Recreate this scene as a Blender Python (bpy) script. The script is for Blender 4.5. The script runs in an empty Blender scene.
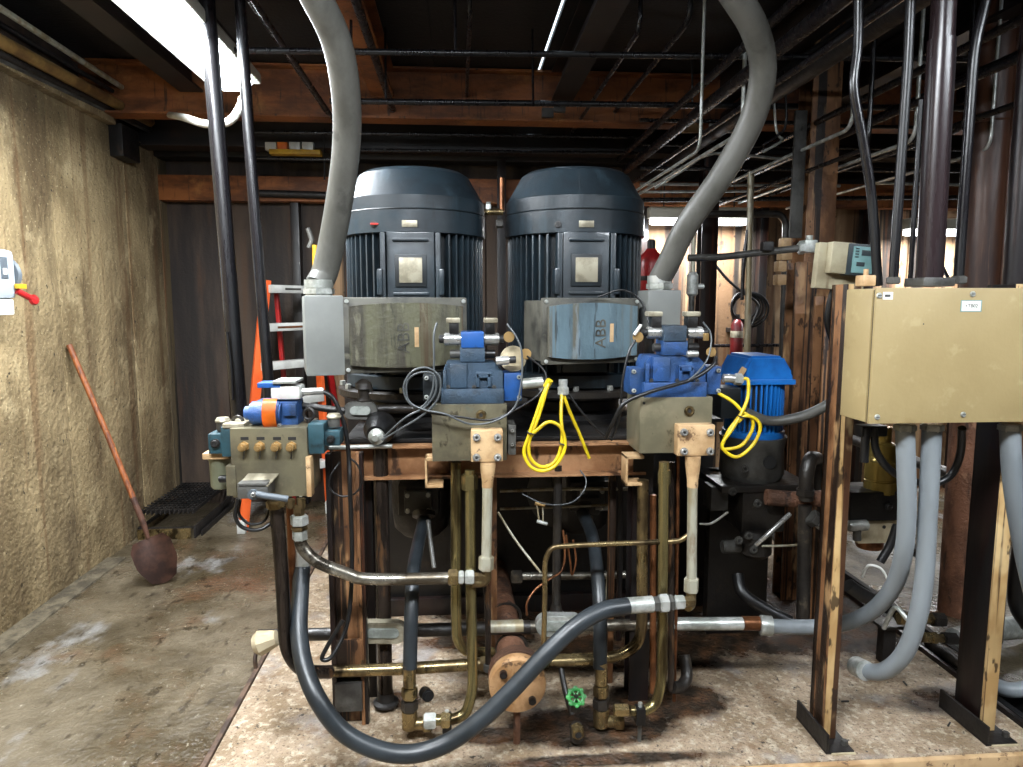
import bpy, bmesh, math, random
from mathutils import Vector, Matrix, Euler, Quaternion
random.seed(7)
scene = bpy.context.scene
COL = scene.collection
# ---------------------------------------------------------------- camera, world, exposure, room lights
F = 690.0
CAM = Vector((0, 0, 1.6))
EUL = Euler((math.radians(90 - 6.65), 0, math.radians(-4.39)), 'XYZ')
cd = bpy.data.cameras.new('camera'); cam = bpy.data.objects.new('camera', cd); COL.objects.link(cam)
cd.sensor_fit = 'HORIZONTAL'; cd.sensor_width = 36; cd.lens = F / 1023 * 36
cam.location = CAM; cam.rotation_euler = EUL; scene.camera = cam
cd.clip_end = 200
W = bpy.data.worlds.new('world'); scene.world = W; W.use_nodes = True
W.node_tree.nodes['Background'].inputs[0].default_value = (0.75, 0.88, 1.0, 1)
W.node_tree.nodes['Background'].inputs[1].default_value = 2.0
scene.view_settings.view_transform = 'Standard'; scene.view_settings.look = 'None'
scene.view_settings.exposure = 0.8; scene.view_settings.gamma = 1
scene.view_settings.use_curve_mapping = False
LAMP_NEAR = 95.0      # the tube fixture by the concrete wall
LAMP_ROOM = 84.0      # the same fixtures above and behind the standing point
LAMP_FAR = 40.0       # the strip lights along the far wall
# ---------------------------------------------------------------- helpers
ROT = EUL.to_matrix()
def ray(px, py):
    return (ROT @ Vector(((px - 511.5) / F, -(py - 383.5) / F, -1)))
def at(px, py, Y):            # the point of a sight line at world depth Y
    d = ray(px, py); return CAM + d * (Y / d.y)
def onZ(px, py, Z):
    d = ray(px, py); return CAM + d * ((Z - CAM.z) / d.z)
def onX(px, py, X):
    d = ray(px, py); return CAM + d * (X / d.x)
def V(*a): return Vector(a)
def lin(h):
    h = h.lstrip('#'); o = []
    for i in (0, 2, 4):
        c = int(h[i:i + 2], 16) / 255
        o.append(c / 12.92 if c <= .04045 else ((c + .055) / 1.055) ** 2.4)
    return (*o, 1)
# ---------------------------------------------------------------- materials
MATS = {}
def mat(name, c1, c2=None, sc=6, st=(1, 1, 1), lo=.4, hi=.62, rough=.5, metal=0, bump=0, bsc=40, spots=(), r2=None, coat=0, emit=None, es=0, spec=None, detail=6, rsc=None):
    """principled material: two colours mixed by noise, then any number of spot layers (colour, scale, stretch, lo, hi, amount)"""
    m = bpy.data.materials.new(name); m.use_nodes = True; MATS[name] = m
    nt = m.node_tree; N = nt.nodes; L = nt.links
    b = N['Principled BSDF']
    b.inputs['Roughness'].default_value = rough; b.inputs['Metallic'].default_value = metal
    b.inputs['Coat Weight'].default_value = coat
    if spec is not None: b.inputs['Specular IOR Level'].default_value = spec
    if emit:
        b.inputs['Emission Color'].default_value = lin(emit); b.inputs['Emission Strength'].default_value = es
    geo = N.new('ShaderNodeNewGeometry')
    def noise(scale, stretch, lo, hi, det=detail):
        mp = N.new('ShaderNodeMapping'); mp.inputs['Scale'].default_value = stretch
        L.new(geo.outputs['Position'], mp.inputs['Vector'])
        n = N.new('ShaderNodeTexNoise'); n.inputs['Scale'].default_value = scale; n.inputs['Detail'].default_value = det
        n.inputs['Roughness'].default_value = .62
        L.new(mp.outputs[0], n.inputs['Vector'])
        r = N.new('ShaderNodeMapRange'); r.inputs[1].default_value = lo; r.inputs[2].default_value = hi
        r.interpolation_type = 'SMOOTHSTEP'
        L.new(n.outputs['Fac'], r.inputs[0]); return r.outputs[0]
    col = None
    def mix(a, b_, fac, amt=1.0):
        x = N.new('ShaderNodeMix'); x.data_type = 'RGBA'
        if amt != 1.0:
            mm = N.new('ShaderNodeMath'); mm.operation = 'MULTIPLY'; mm.inputs[1].default_value = amt
            L.new(fac, mm.inputs[0]); fac = mm.outputs[0]
        L.new(fac, x.inputs[0])
        if isinstance(a, tuple): x.inputs[6].default_value = a
        else: L.new(a, x.inputs[6])
        x.inputs[7].default_value = b_
        return x.outputs[2]
    cur = lin(c1); f1 = None
    if c2:
        f1 = noise(sc, st, lo, hi); cur = mix(cur, lin(c2), f1)
    for s in spots:
        cs, ssc, sst, slo, shi, amt = s
        cur = mix(cur, lin(cs), noise(ssc, sst, slo, shi), amt)
    if isinstance(cur, tuple): b.inputs['Base Color'].default_value = cur
    else: L.new(cur, b.inputs['Base Color'])
    if r2 is not None:
        fr = noise(rsc, (1, 1, 1), .4, .6) if rsc else (f1 or noise(sc, st, lo, hi))
        r = N.new('ShaderNodeMapRange'); r.inputs[3].default_value = rough; r.inputs[4].default_value = r2
        L.new(fr, r.inputs[0]); L.new(r.outputs[0], b.inputs['Roughness'])
    if bump:
        bp = N.new('ShaderNodeBump'); bp.inputs['Strength'].default_value = bump; bp.inputs['Distance'].default_value = .01
        L.new(noise(bsc, (1, 1, 1), .2, .8, 4), bp.inputs['Height']); L.new(bp.outputs[0], b.inputs['Normal'])
    return m
DR = (6, 6, .35)     # stretched downwards: drips
mat('concrete_wall', '#9a8763', '#6f5e40', 2.6, (1, 1, .55), .36, .66, rough=.85, bump=.8, bsc=24,
    spots=[('#4a3820', 1.3, (2.5, 2.5, .5), .47, .68, .75), ('#bba982', 4, (1, 1, .8), .54, .7, .55), ('#15100a', 30, (1, 1, .7), .66, .69, .95), ('#cdbd96', 60, (1, 1, 1), .6, .68, .5),
           ('#2a2213', 58, (1, 1, 1), .6, .66, .75), ('#5e3d1c', 1.1, (5, 5, .2), .57, .64, .5)])
mat('mortar', '#6d634f', '#4a4233', 12, rough=.9, bump=.8, bsc=50)
mat('concrete_drip', '#5e5038', '#2c2722', 1.1, (3, 3, .3), .4, .6, rough=.8, bump=.6, bsc=22,
    spots=[('#5a3a1c', 1.3, (5, 5, .25), .52, .66, .8), ('#151210', 30, (1, 1, .7), .64, .7, .9), ('#171514', 1.4, (7, 7, .2), .52, .62, .9)])
mat('floor', '#6a604f', '#423929', 1.5, (1, 1, 1), .36, .6, rough=.42, r2=.15, bump=.5, bsc=30, spec=.6, rsc=1.6,
    spots=[('#5a3e2c', 1.6, (1, 1, 1), .5, .66, .8), ('#8b8a88', 2.4, (1, .6, 1), .55, .66, .7), ('#1f180e', 22, (1, .45, 1), .57, .67, .7), ('#a39c8b', 50, (1, .6, 1), .62, .69, .6)])  # the grey spot layer puts bluish lamp sheen into the floor colour
mat('slab', '#a3907a', '#7d6a52', 5, (1, 1, 1), .34, .66, rough=.6, bump=.6, bsc=60, spec=.4, r2=.38,
    spots=[('#c7bba6', 38, (1, 1, 1), .5, .64, .6), ('#5a4732', 90, (1, 1, 1), .54, .64, .7), ('#817f80', 2.2, (1, 1, 1), .54, .68, .7), ('#6b4d30', 9, (1, 1, 1), .57, .68, .6), ('#1d130b', 34, (1, 1, 1), .63, .67, .9)])
mat('oil', '#1c130c', '#4a2c14', 8, (1, 1, 1), .45, .66, rough=.18, r2=.5, bump=.5, bsc=60, spots=[('#7d4f25', 14, (1, 1, 1), .6, .7, .7)])
mat('rust_edge', '#5a4536', '#33241b', 12, rough=.7, bump=.3)
mat('steel_black', '#0b0b0c', '#1b1613', 5, rough=.42, r2=.65, spots=[('#35220f', 7, (1, 1, 1), .6, .74, .6)], bump=.15)
mat('deck_black', '#0c0b0b', '#161210', 3, rough=.7, spots=[('#2a1a10', 5, (1, 1, 1), .58, .75, .6)], bump=.2)
mat('beam_rust', '#93582c', '#5a3115', 2.5, (1, 1, 3), .38, .64, rough=.55, bump=.2, spots=[('#b87f45', 4, (1, 1, 1), .56, .72, .6), ('#1a0f08', 6, (5, 5, .6), .56, .7, .8)])
mat('beam_dull', '#1f1510', '#0e0a08', 3, rough=.55, spots=[('#3c2415', 5, (1, 1, 1), .58, .74, .6)])
mat('wall_tan', '#a38462', '#6f5338', 1.6, (2, 2, .4), .36, .62, rough=.75, bump=.2, detail=3,
    spots=[('#c4aa86', 3, (1.5, 1.5, .6), .54, .68, .6), ('#0d0907', 1.2, (5, 5, .2), .5, .58, .95), ('#5d381a', 2.4, (6, 6, .3), .54, .66, .7), ('#1a110a', 14, (1, 1, .6), .58, .66, .75)])
mat('wall_dark', '#4a3c31', '#211b18', 1.2, (3, 3, .4), .36, .64, rough=.75, bump=.2, spots=[('#4e3522', 2, (4, 4, .4), .54, .7, .6)])
mat('post_cream', '#c4a472', '#ab8857', 7, (1.5, 1.5, .6), .42, .64, rough=.5, bump=.12, detail=3, spots=[('#351708', 1.7, (13, 13, .16), .53, .58, .95), ('#d9bf8f', 9, (1, 1, .6), .56, .7, .5), ('#1f0f08', 18, (1, 1, .4), .6, .66, .85)])
mat('post_rust', '#8c6341', '#5d3d25', 5, (1.5, 1.5, .6), .4, .62, rough=.48, bump=.2, detail=3, spots=[('#120a06', 1.7, (12, 12, .18), .5, .56, .95), ('#c39c6d', 7, (1.5, 1.5, .5), .56, .68, .6), ('#1a0e08', 18, (1, 1, .5), .57, .64, .8)])
mat('post_dark', '#1d1210', '#0d0a0a', 4, (3, 3, .4), rough=.3, r2=.5, spots=[('#5b3016', 3, (8, 8, .3), .6, .72, .8)])
mat('panel_tan', '#9c8a62', '#917f58', 2.2, (1, 1, 1), .36, .66, rough=.5, bump=.06, spots=[('#74613a', 5, (1, 1, 1), .6, .74, .6), ('#7a4f2a', 4, (1, 1, 1), .67, .74, .6), ('#b0a078', 12, (1, 1, 1), .58, .7, .4)])
mat('rust_bright', '#855940', '#5e3c29', 6, (1, 1, .6), rough=.6, bump=.5, bsc=60, spots=[('#24160d', 7, (2, 2, .5), .56, .66, .8), ('#a5795a', 14, (1, 1, 1), .58, .68, .6)])
mat('pipe_ochre', '#8d6f3f', '#5f4526', 4, (1, 1, 1), rough=.4, metal=.3, spots=[('#1d130b', 3, (1, 1, 1), .56, .68, .7)])
mat('beam_tan', '#a57c58', '#7d5636', 4, (1, 1, 1), rough=.5, bump=.1, spots=[('#2a170c', 7, (1.5, 1.5, .6), .55, .64, .9)])
mat('tag_white', '#dcdcd4', rough=.4); mat('print_black', '#191919', rough=.6); mat('print_red', '#b02a20', rough=.5)
mat('motor', '#222d34', '#182127', 4, (1, 1, 2), rough=.34, r2=.5, coat=.25, bump=.05, spots=[('#0c1013', 6, (2, 2, .5), .58, .72, .8), ('#35464f', 3, (3, 3, .4), .58, .7, .5)])
mat('motor_dark', '#141d22', '#0b1013', 5, rough=.45)
mat('plate_beige', '#a39c88', '#7f7866', 16, rough=.4, metal=.35)
mat('lid_green', '#565541', '#38342a', 4, (4, 4, .5), .38, .62, rough=.5, bump=.2, spots=[('#4c5d59', 1.6, (4, 4, .14), .56, .62, .75), ('#45321f', 1.8, (5, 5, .14), .54, .6, .8), ('#7a7864', 10, (2, 2, .6), .57, .68, .55), ('#17150f', 11, (3, 3, .5), .58, .66, .75)])
mat('lid_blue', '#5b6f78', '#4a5b63', 4, (3, 3, .5), .4, .62, rough=.42, bump=.12, spots=[('#5c574a', 1.2, (4, 4, .1), .51, .54, .95), ('#8496a0', 8, (3, 3, .5), .57, .68, .5), ('#262d30', 9, (4, 4, .4), .58, .66, .75)])
mat('lid_frame', '#55534a', '#2c2b27', 6, rough=.5, spots=[('#83806f', 6, (1, 1, 1), .6, .7, .6)])
mat('adapter_grey', '#747672', '#6a6c69', 3, rough=.5)
mat('flex_grey', '#5e5d58', '#4a4944', 5, (1, 1, .5), rough=.45, bump=.05, spots=[('#2d2c29', 9, (1, 1, 1), .62, .72, .5)])
mat('conduit_grey', '#80868a', '#6c7276', 3, (1, 1, .4), rough=.42, spots=[('#3b3d3e', 8, (1, 1, .5), .68, .74, .7)])
mat('hose_black', '#2b3034', '#1e2225', 5, rough=.38, spots=[('#596068', 10, (1, 1, .4), .66, .74, .5)])
mat('rubber', '#0c0c0d', rough=.4); mat('cable_black', '#141415', rough=.35); mat('cable_grey', '#45494b', rough=.35); mat('cable_white', '#c9c9c2', rough=.4)
mat('cable_yellow', '#d8be1c', '#b89d12', 8, rough=.38)
mat('zinc', '#c4c6c2', '#93968f', 14, rough=.3, metal=.5, r2=.45)
mat('chrome', '#cfcfcb', '#9a9a97', 9, rough=.22, metal=.7, r2=.35)
mat('brass_zinc', '#a8946a', '#6f5f45', 6, (2, 2, 1), rough=.24, metal=.88, r2=.4, spots=[('#1c140c', 10, (1, 1, .6), .53, .62, .85)])
mat('olive_tube', '#9a8e62', '#665a3d', 5, (4, 4, .4), rough=.26, metal=.85, spots=[('#2e2012', 6, (3, 3, .4), .55, .64, .8)])
mat('pale_tube', '#a8a594', '#8b7f63', 5, (3, 3, .6), rough=.4, metal=.25, spots=[('#6b4a2a', 6, (2, 2, .6), .58, .7, .7)])
mat('dark_tube', '#3c332d', '#171311', 5, (4, 4, .4), rough=.26, metal=.5, spots=[('#75553a', 8, (3, 3, .5), .57, .66, .7)])
mat('steel_pipe', '#b0aca0', '#5f574b', 6, (1, 1, 1), rough=.24, metal=.85, r2=.4, spots=[('#241910', 10, (1, 1, 1), .54, .62, .85)])
mat('pipe_brown', '#4c2f20', '#35211a', 3, (4, 4, .5), rough=.36, r2=.55, spots=[('#6a4a38', 5, (6, 6, .4), .58, .7, .6), ('#15100e', 3, (8, 8, .3), .56, .68, .7)])
mat('pipe_wine', '#2b2022', '#1a1517', 4, (5, 5, .3), rough=.25, r2=.4, spots=[('#4b3a39', 5, (6, 6, .4), .6, .7, .7)])
mat('rust_pipe', '#6f4b36', '#4c3325', 6, (1, 1, .6), rough=.7, bump=.6, bsc=60, spots=[('#20140d', 8, (2, 2, .6), .56, .66, .85), ('#94705a', 16, (1, 1, 1), .58, .68, .6)])
mat('rust_cap', '#b08a62', '#8f683f', 8, (1, 1, .6), rough=.6, bump=.3, spots=[('#3a2414', 20, (1, 1, 1), .58, .66, .8)])
mat('manifold', '#736d58', '#5a5547', 5, rough=.34, metal=.4, bump=.06, spots=[('#45605f', 7, (1, 1, 1), .6, .7, .6), ('#968c72', 9, (1, 1, .6), .55, .67, .6), ('#2a251b', 16, (1, 1, .7), .58, .66, .75)])
mat('manifold_clean', '#7d7660', '#6c6753', 5, rough=.36, metal=.35, spots=[('#8a8169', 8, (1, 1, 1), .56, .68, .6), ('#3c3626', 16, (1, 1, .6), .62, .68, .6)])
mat('flange_tan', '#bfa078', '#a0805a', 8, rough=.5, bump=.12, spots=[('#4f3520', 20, (1, 1, 1), .6, .66, .85)])
mat('valve_blue', '#24497f', '#1d3a60', 9, rough=.45, bump=.2, bsc=120, spots=[('#101826', 11, (1, 1, 1), .55, .65, .8), ('#4a6f9e', 16, (1, 1, 1), .6, .7, .5)])
mat('valve_slate', '#2c4052', '#1f2d39', 7, rough=.5, bump=.25, bsc=120, spots=[('#45607a', 12, (1, 1, 1), .56, .68, .6), ('#0e1318', 12, (1, 1, 1), .58, .66, .7)])
mat('valve_bright', '#184c8e', '#143d70', 6, rough=.45, spots=[('#0d1c30', 10, (1, 1, 1), .6, .68, .6)])
mat('motor_blue', '#1666b4', '#0f4f92', 5, rough=.35, spots=[('#082444', 5, (3, 3, .4), .6, .72, .7)])
mat('teal', '#23434c', '#193138', 8, rough=.5, bump=.1, spots=[('#0f1a1e', 14, (1, 1, 1), .57, .65, .7)])
mat('bowl_green', '#8f927c', '#6f725d', 6, rough=.4)
mat('orange', '#e2771f', '#d96b18', 6, rough=.45); mat('ladder_orange', '#e0602a', '#c9511f', 5, rough=.45)
mat('ladder_white', '#cfd0cb', '#b9bab5', 6, rough=.4, metal=.2); mat('red', '#a01c1c', '#7c1315', 6, rough=.35)
mat('green', '#2f8b3c', '#1d6129', 14, rough=.45); mat('switch_grey', '#a2acb4', '#969fa6', 5, rough=.45)
mat('switch_dark', '#4d545a', rough=.5); mat('yellow_paint', '#d0a424', '#a98118', 5, rough=.5)
mat('controller', '#6f9494', '#5f8383', 8, rough=.4); mat('controller_dark', '#2b3438', rough=.4)
mat('beige_box', '#a49c82', '#8a8068', 6, rough=.5, spots=[('#5e4a32', 5, (5, 5, .5), .56, .68, .8)])
mat('gold', '#b39a55', '#8f7a3c', 6, (1, 1, .3), rough=.25, metal=.55)
mat('red_dark', '#5c1517', '#3c0d0f', 6, rough=.35)
mat('machine_black', '#0a0a0b', '#171412', 6, rough=.35, r2=.6, spots=[('#33281d', 9, (1, 1, 1), .6, .7, .6)], bump=.15)
mat('machine_grey', '#4c4b47', '#2e2c29', 6, rough=.5, spots=[('#1a1715', 8, (1, 1, 1), .56, .68, .7)], bump=.15)
mat('machine_oily', '#2a2622', '#14110f', 7, rough=.3, r2=.5, spots=[('#5d5344', 9, (1, 1, 1), .6, .7, .6)], bump=.2)
mat('wood_rust', '#8a4c22', '#5d3018', 10, (5, 5, .6), rough=.6, spots=[('#c07a3a', 12, (4, 4, 1), .58, .68, .7)])
mat('blade', '#5d4034', '#3c2a24', 8, rough=.5, metal=.3)
mat('lamp_body', '#b9b6a8', rough=.5)
mat('lamp_lens', '#ffffff', rough=.4, emit='#e9f4ff', es=30)
mat('lamp_far_lens', '#ffffff', rough=.4, emit='#eef6ff', es=6)
mat('copper', '#8a5a3a', '#5d3a24', 9, rough=.35, metal=.7); mat('bronze', '#a98a5a', rough=.35, metal=.6)
mat('cloth', '#b5a88c', '#94876b', 8, rough=.9)
mat('glass_sight', '#a3a8a2', '#7c817b', 20, rough=.2, metal=.3)
def stains(name, blobs, dark, ds=.25):
    """oil soaked areas with shapes of their own: soft ellipses broken up by noise"""
    m = MATS[name]; nt = m.node_tree; N = nt.nodes; L = nt.links; b = N['Principled BSDF']
    geo = N.new('ShaderNodeNewGeometry'); tot = None
    for x, y, rx, ry, amt in blobs:
        mp = N.new('ShaderNodeMapping'); mp.vector_type = 'POINT'
        mp.inputs['Location'].default_value = (-x / rx, -y / ry, 0); mp.inputs['Scale'].default_value = (1 / rx, 1 / ry, 0)
        L.new(geo.outputs['Position'], mp.inputs['Vector'])
        ln = N.new('ShaderNodeVectorMath'); ln.operation = 'LENGTH'; L.new(mp.outputs[0], ln.inputs[0])
        r = N.new('ShaderNodeMapRange'); r.inputs[1].default_value = 1.35; r.inputs[2].default_value = .55; r.inputs[3].default_value = 0; r.inputs[4].default_value = amt; L.new(ln.outputs['Value'], r.inputs[0])
        if tot is None: tot = r.outputs[0]
        else:
            mx = N.new('ShaderNodeMath'); mx.operation = 'MAXIMUM'; L.new(tot, mx.inputs[0]); L.new(r.outputs[0], mx.inputs[1]); tot = mx.outputs[0]
    n = N.new('ShaderNodeTexNoise'); n.inputs['Scale'].default_value = 9; n.inputs['Detail'].default_value = 10; n.inputs['Roughness'].default_value = .75; L.new(geo.outputs['Position'], n.inputs['Vector'])
    ad = N.new('ShaderNodeMath'); ad.operation = 'ADD'; L.new(tot, ad.inputs[0]); L.new(n.outputs['Fac'], ad.inputs[1])
    r = N.new('ShaderNodeMapRange'); r.inputs[1].default_value = .7; r.inputs[2].default_value = 1.0; r.inputs[4].default_value = .93; L.new(ad.outputs[0], r.inputs[0])
    x = N.new('ShaderNodeMix'); x.data_type = 'RGBA'; L.new(r.outputs[0], x.inputs[0])
    old = b.inputs['Base Color'].links[0].from_socket; L.new(old, x.inputs[6])
    n2 = N.new('ShaderNodeTexNoise'); n2.inputs['Scale'].default_value = 14; n2.inputs['Detail'].default_value = 6; L.new(geo.outputs['Position'], n2.inputs['Vector'])
    c = N.new('ShaderNodeValToRGB'); c.color_ramp.elements[0].position = .42; c.color_ramp.elements[0].color = lin(dark[0]); c.color_ramp.elements[1].position = .66; c.color_ramp.elements[1].color = lin(dark[1]); L.new(n2.outputs['Fac'], c.inputs[0])
    L.new(c.outputs[0], x.inputs[7]); L.new(x.outputs[2], b.inputs['Base Color'])
    ro = N.new('ShaderNodeMapRange'); ro.inputs[3].default_value = .5; ro.inputs[4].default_value = ds; L.new(r.outputs[0], ro.inputs[0])
    for l in list(b.inputs['Roughness'].links): L.remove(l)
    L.new(ro.outputs[0], b.inputs['Roughness'])
def _st(px, py, rx, ry, amt):
    p = onZ(px, py, -.02); return (p.x, p.y, rx, ry, amt + .16)
stains('slab', [_st(590, 726, .34, .13, .75), _st(665, 700, .26, .14, .68), _st(500, 735, .2, .06, .5), _st(640, 650, .5, .22, .6), _st(480, 640, .35, .12, .5), _st(395, 700, .14, .08, .4), _st(760, 610, .7, .5, .75), _st(540, 600, .8, .3, .7), _st(860, 640, .3, .16, .45), _st(930, 700, .2, .12, .3), _st(600, 760, .5, .04, .45)], ('#120b07', '#472c17'))
# ---------------------------------------------------------------- mesh building
class B:
    def __init__(s): s.bm = bmesh.new()
    def box(s, lo, hi, bev=0, M=None):
        lo, hi = Vector(lo), Vector(hi)
        b = bmesh.new(); bmesh.ops.create_cube(b, size=1)
        sz = hi - lo; c = (lo + hi) / 2
        for v in b.verts: v.co = Vector((v.co.x * sz.x, v.co.y * sz.y, v.co.z * sz.z)) + c
        if bev: bmesh.ops.bevel(b, geom=b.edges[:], offset=min(bev, .45 * min(abs(x) for x in sz)), segments=2, affect='EDGES', profile=.6)
        if M is not None: bmesh.ops.transform(b, matrix=M, verts=b.verts)
        return s.add(b)
    def add(s, b):
        me = bpy.data.meshes.new('tmp'); b.to_mesh(me); b.free(); s.bm.from_mesh(me); bpy.data.meshes.remove(me); return s
    def cyl(s, p0, p1, r, n=20, r2=None, bev=0):
        p0, p1 = Vector(p0), Vector(p1); d = p1 - p0; b = bmesh.new()
        bmesh.ops.create_cone(b, cap_ends=True, segments=n, radius1=r, radius2=r if r2 is None else r2, depth=d.length)
        if bev: bmesh.ops.bevel(b, geom=[e for e in b.edges if len([f for f in e.link_faces if len(f.verts) > 4]) == 1], offset=bev, segments=2, affect='EDGES')
        q = d.to_track_quat('Z', 'Y').to_matrix().to_4x4()
        bmesh.ops.transform(b, matrix=Matrix.Translation((p0 + p1) / 2) @ q, verts=b.verts); return s.add(b)
    def hexn(s, p0, p1, r): return s.cyl(p0, p1, r, 6, bev=r * .12)
    def lathe(s, prof, base, axis=(0, 0, 1), n=32):      # prof: (radius, height) pairs
        b = bmesh.new(); rings = []
        for r, h in prof:
            if r < 1e-6: rings.append([b.verts.new((0, 0, h))])
            else: rings.append([b.verts.new((r * math.cos(2 * math.pi * k / n), r * math.sin(2 * math.pi * k / n), h)) for k in range(n)])
        for a, c in zip(rings, rings[1:]):
            for k in range(n):
                k2 = (k + 1) % n
                if len(a) == 1 and len(c) == 1: continue
                if len(a) == 1: b.faces.new((a[0], c[k2], c[k]))
                elif len(c) == 1: b.faces.new((a[k], a[k2], c[0]))
                else: b.faces.new((a[k], a[k2], c[k2], c[k]))
        if len(rings[0]) > 1: b.faces.new(rings[0][::-1])
        if len(rings[-1]) > 1: b.faces.new(rings[-1])
        bmesh.ops.recalc_face_normals(b, faces=b.faces)
        q = Vector(axis).to_track_quat('Z', 'Y').to_matrix().to_4x4()
        bmesh.ops.transform(b, matrix=Matrix.Translation(Vector(base)) @ q, verts=b.verts); return s.add(b)
    def tube(s, pts, r, n=12, rr=None):
        pts = [Vector(p) for p in pts]
        q = [pts[0]]
        for p in pts[1:]:
            if (p - q[-1]).length > 1e-5: q.append(p)
        pts = q; b = bmesh.new(); N = len(pts)
        t = [(pts[min(i + 1, N - 1)] - pts[max(i - 1, 0)]).normalized() for i in range(N)]
        u = t[0].orthogonal().normalized(); rings = []
        for i in range(N):
            if i:
                u = (t[i - 1].rotation_difference(t[i]) @ u); u = (u - t[i] * u.dot(t[i])).normalized()
            w = t[i].cross(u); R = r if rr is None else rr[i]
            rings.append([b.verts.new(pts[i] + R * (u * math.cos(2 * math.pi * k / n) + w * math.sin(2 * math.pi * k / n))) for k in range(n)])
        for a, c in zip(rings, rings[1:]):
            for k in range(n):
                b.faces.new((a[k], a[(k + 1) % n], c[(k + 1) % n], c[k]))
        b.faces.new(rings[0][::-1]); b.faces.new(rings[-1])
        bmesh.ops.recalc_face_normals(b, faces=b.faces); return s.add(b)
    def prism(s, poly, vec, bev=0):                       # flat polygon of 3-D points swept along vec
        b = bmesh.new(); f = b.faces.new([b.verts.new(p) for p in poly])
        r = bmesh.ops.extrude_face_region(b, geom=[f])
        bmesh.ops.translate(b, vec=Vector(vec), verts=[g for g in r['geom'] if isinstance(g, bmesh.types.BMVert)])
        bmesh.ops.recalc_face_normals(b, faces=b.faces)
        if bev: bmesh.ops.bevel(b, geom=b.edges[:], offset=bev, segments=2, affect='EDGES')
        return s.add(b)
    def torus(s, c, axis, R, r, n=28, m=8):
        c = Vector(c); a = Vector(axis).normalized(); u = a.orthogonal().normalized(); w = a.cross(u)
        return s.ring([c + R * (u * math.cos(2 * math.pi * k / n) + w * math.sin(2 * math.pi * k / n)) for k in range(n)], r, m)
    def ring(s, pts, r, m=8):
        N = len(pts); b = bmesh.new(); rings = []
        cen = sum((Vector(p) for p in pts), Vector()) / N
        for i in range(N):
            t = (pts[(i + 1) % N] - pts[i - 1]).normalized(); o = (pts[i] - cen).normalized(); w = t.cross(o).normalized(); o = w.cross(t)
            rings.append([b.verts.new(pts[i] + r * (o * math.cos(2 * math.pi * k / m) + w * math.sin(2 * math.pi * k / m))) for k in range(m)])
        for i in range(N):
            a, c = rings[i], rings[(i + 1) % N]
            for k in range(m): b.faces.new((a[k], a[(k + 1) % m], c[(k + 1) % m], c[k]))
        bmesh.ops.recalc_face_normals(b, faces=b.faces); return s.add(b)
LABELS = {}
def wloc(o):
    l = Vector(o.location)
    while o.parent: o = o.parent; l += o.location
    return l
def setp(o, label=None, cat=None, group=None, kind=None):
    if label: o['label'] = label
    if cat: o['category'] = cat
    if group: o['group'] = group
    if kind: o['kind'] = kind
    return o
def O(name, b, m, parent=None, label=None, cat=None, group=None, kind=None, ang=38, loc=None):
    """one mesh object from a builder holding world coordinates"""
    bm = b.bm if isinstance(b, B) else b
    me = bpy.data.meshes.new(name)
    if parent is not None and loc is None:
        L0 = wloc(parent)
    elif loc is not None: L0 = Vector(loc)
    else:
        xs = [v.co for v in bm.verts]
        L0 = Vector(((min(v.x for v in xs) + max(v.x for v in xs)) / 2, (min(v.y for v in xs) + max(v.y for v in xs)) / 2, min(v.z for v in xs)))
    bmesh.ops.translate(bm, vec=-L0, verts=bm.verts)
    bm.to_mesh(me); bm.free()
    me.polygons.foreach_set('use_smooth', [True] * len(me.polygons)); me.set_sharp_from_angle(angle=math.radians(ang))
    me.materials.append(MATS[m])
    o = bpy.data.objects.new(name, me); COL.objects.link(o)
    if parent is None: o.location = L0
    else:
        o.parent = parent
        if loc is not None: o.location = L0 - wloc(parent)
    return setp(o, label, cat, group, kind)
def T(name, label, cat, loc, group=None, kind=None):
    o = bpy.data.objects.new(name, None); COL.objects.link(o); o.location = Vector(loc); o.empty_display_size = .05
    return setp(o, label, cat, group, kind)
def inst(src, name, parent, M):       # a further part sharing src's mesh; M is a local matrix
    o = bpy.data.objects.new(name, src.data); COL.objects.link(o); o.parent = parent; o.matrix_local = M; return o
def cat_rom(P, k=8):
    P = [Vector(p) for p in P]; out = []
    E = [P[0] * 2 - P[1]] + P + [P[-1] * 2 - P[-2]]
    for i in range(1, len(E) - 2):
        a, b, c, d = E[i - 1:i + 3]
        for j in range(k):
            t = j / k
            out.append(.5 * ((2 * b) + (c - a) * t + (2 * a - 5 * b + 4 * c - d) * t * t + (3 * b - a - 3 * c + d) * t ** 3))
    out.append(P[-1]); return out
def fillet(P, R, k=7):
    P = [Vector(p) for p in P]; out = [P[0]]
    for i in range(1, len(P) - 1):
        a, b, c = P[i - 1:i + 2]; u = (a - b); w = (c - b); d = min(R, .48 * u.length, .48 * w.length)
        s, e = b + u.normalized() * d, b + w.normalized() * d
        for j in range(k + 1):
            t = j / k; out.append(s * (1 - t) ** 2 + b * 2 * t * (1 - t) + e * t * t)
    out.append(P[-1]); return out
def pp(pts): return [at(*p) if not isinstance(p, Vector) else p for p in pts]
def rad(dpx, Y): return dpx / 2 / F * Y
def line(name, pts, dpx, m, label, cat, group=None, smooth=True, R=.08, parent=None, n=12):
    """a pipe, hose or cable; points are (pixel, pixel, depth)"""
    P = pp(pts); Y = P[0].y
    P2 = cat_rom(P) if smooth else (fillet(P, R) if len(P) > 2 else P)
    return O(name, B().tube(P2, rad(dpx, Y), n), m, parent, label, cat, group)
def ext(x0, y0, x1, y1, Y):
    xm, ym = (x0 + x1) / 2, (y0 + y1) / 2
    return at(x0, ym, Y).x, at(x1, ym, Y).x, at(xm, y1, Y).z, at(xm, y0, Y).z
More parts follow.
